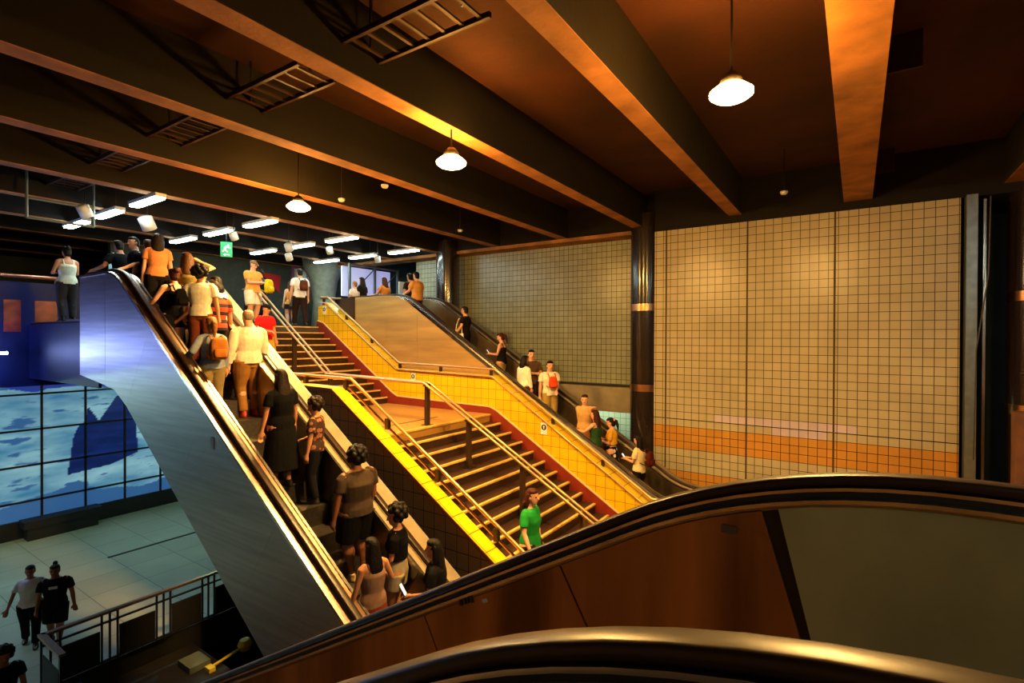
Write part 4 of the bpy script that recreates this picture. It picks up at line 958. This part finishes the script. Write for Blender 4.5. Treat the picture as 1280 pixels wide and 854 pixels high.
bpy.data.objects['floor_sign'].name = 'floor_drain'
zp = ZF-.4
c = onZ(262, 838, zp); t = thing('caution_barrier', 'yellow barrier arm with knob lying in the dark pit', 'barrier', (c.x, c.y, zp))
d = onZ(306, 812, zp)-c
link_bm('arm', tube(bmesh.new(), [(.1*d.x, .1*d.y, .05), (d.x*.8, d.y*.8, .08)], .028, 8), mat('safety yellow', 'd8c41e', .5), t, True)
link_bm('knob', loft(bmesh.new(), [(d.x, d.y, 0, .10, .10), (d.x, d.y, .12, .15, .15), (d.x, d.y, .22, .10, .10)], 10), _M['safety yellow'], t)
link_bm('foot', box(bmesh.new(), -.08, .12, -.06, .06, 0, .08), _M['safety yellow'], t)
c = onZ(243, 832, zp); t = tag(link_bm('pit_cover', box(bmesh.new(), c.x-.25, c.x+.25, c.y-.2, c.y+.2, zp, zp+.12), mat('grey cover', '5a655c', .6)), 'grey metal cover block beside the yellow barrier arm', 'cover')
c = onZ(78, 846, zp); t = thing('crate', 'blue plastic crate behind the end of the lobby railing', 'crate', (-11.75, 3.35, zp))
bm = bmesh.new(); box(bm, -.3, .3, -.22, .22, 0, .04); box(bm, -.3, .3, -.22, -.19, .04, .34); box(bm, -.3, .3, .19, .22, .04, .34); box(bm, -.3, -.27, -.19, .19, .04, .34); box(bm, .27, .3, -.19, .19, .04, .34)
link_bm('shell', bm, mat('blue plastic', '2a5ac0', .5), t)
# lobby lights under the deck (left of the frame)
m_lob = emis('lobby tube', (.62, 1., .74), 105.)
for k, (x, y) in enumerate(((-19.2, 1.2), (-19.4, -1.6), (-17.6, 9.3))):
    t = thing('tube_light', 'white tube light over the lobby, %s from the mural' % ('first second third'.split()[k]), 'lamp', (x, y, -1.5), group='tube lights over the lobby')
    boxo('tray', (-.1, .1, -.68, .68, .03, .1), WHITE, t); boxo('diffuser', (-.085, .085, -.65, .65, -.01, .03), m_lob, t)
    link_bm('hanger', tube(bmesh.new(), [(0, 0, .09), (0, 0, ZD-.3+1.5)], .01, 6), DARKMETAL, t)

fluor(-7.2, 15.1, -1.62, 'white tube light in the low passage behind the far escalator', ln=2.4, group='tube light in the passage')
# right of the post: guard and dark uprights
t = thing('landing_guard', 'dark guard rail on the brown parapet at the right edge', 'railing', (0, 11.35, -1.15))
link_bm('top_rail', tube(bmesh.new(), [(2.2, 0, .62), (7, 0, .62)], .03, 8), DARKMETAL, t, True)
for k in range(16): boxo('post', (2.3+.3*k-.05, 2.3+.3*k+.05, -.02, .02, 0, .62), DARKMETAL, t)
c = onY(1238, 300, 12.6); tag(link_bm('cable', tube(bmesh.new(), [(c.x, 12.6, 2.6), (c.x-.02, 12.6, 1.2), (c.x-.18, 12.6, -.2), (c.x-.2, 12.6, -2.2)], .012, 6), mat('cable grey', '4a4640', .6), None, True), 'thin grey cable hanging beside the corner post', 'cable')

# ------------------------------------------------------------------ world, camera, exposure
w = bpy.data.worlds.new('World'); SC.world = w; w.use_nodes = True
w.node_tree.nodes['Background'].inputs[0].default_value = (.0, .0, .0, 1); w.node_tree.nodes['Background'].inputs[1].default_value = 0
cam = bpy.data.cameras.new('camera'); co = bpy.data.objects.new('camera', cam); COL.objects.link(co); SC.camera = co
cam.sensor_width = 36; cam.lens = FPX/1280*36; cam.clip_start = .05; cam.clip_end = 200
co.matrix_world = Matrix(((_R2.x, -_D2.x, -_F.x, 0), (_R2.y, -_D2.y, -_F.y, 0), (_R2.z, -_D2.z, -_F.z, 0), (0, 0, 0, 1)))
bpy.context.view_layer.update()
for o in list(SC.objects):
    if o.parent is None: o.location.z += LOBBY
    if '_h' in o: del o['_h']
vs = SC.view_settings; vs.view_transform = 'Standard'; vs.look = 'None'; vs.exposure = 0.; vs.gamma = 1; vs.use_curve_mapping = False
SC.cycles.use_denoising = True; SC.cycles.max_bounces = 6; SC.cycles.diffuse_bounces = 3; SC.cycles.glossy_bounces = 4; SC.cycles.sample_clamp_indirect = 6.; SC.cycles.use_light_tree = True; SC.cycles.caustics_reflective = False; SC.cycles.caustics_refractive = False
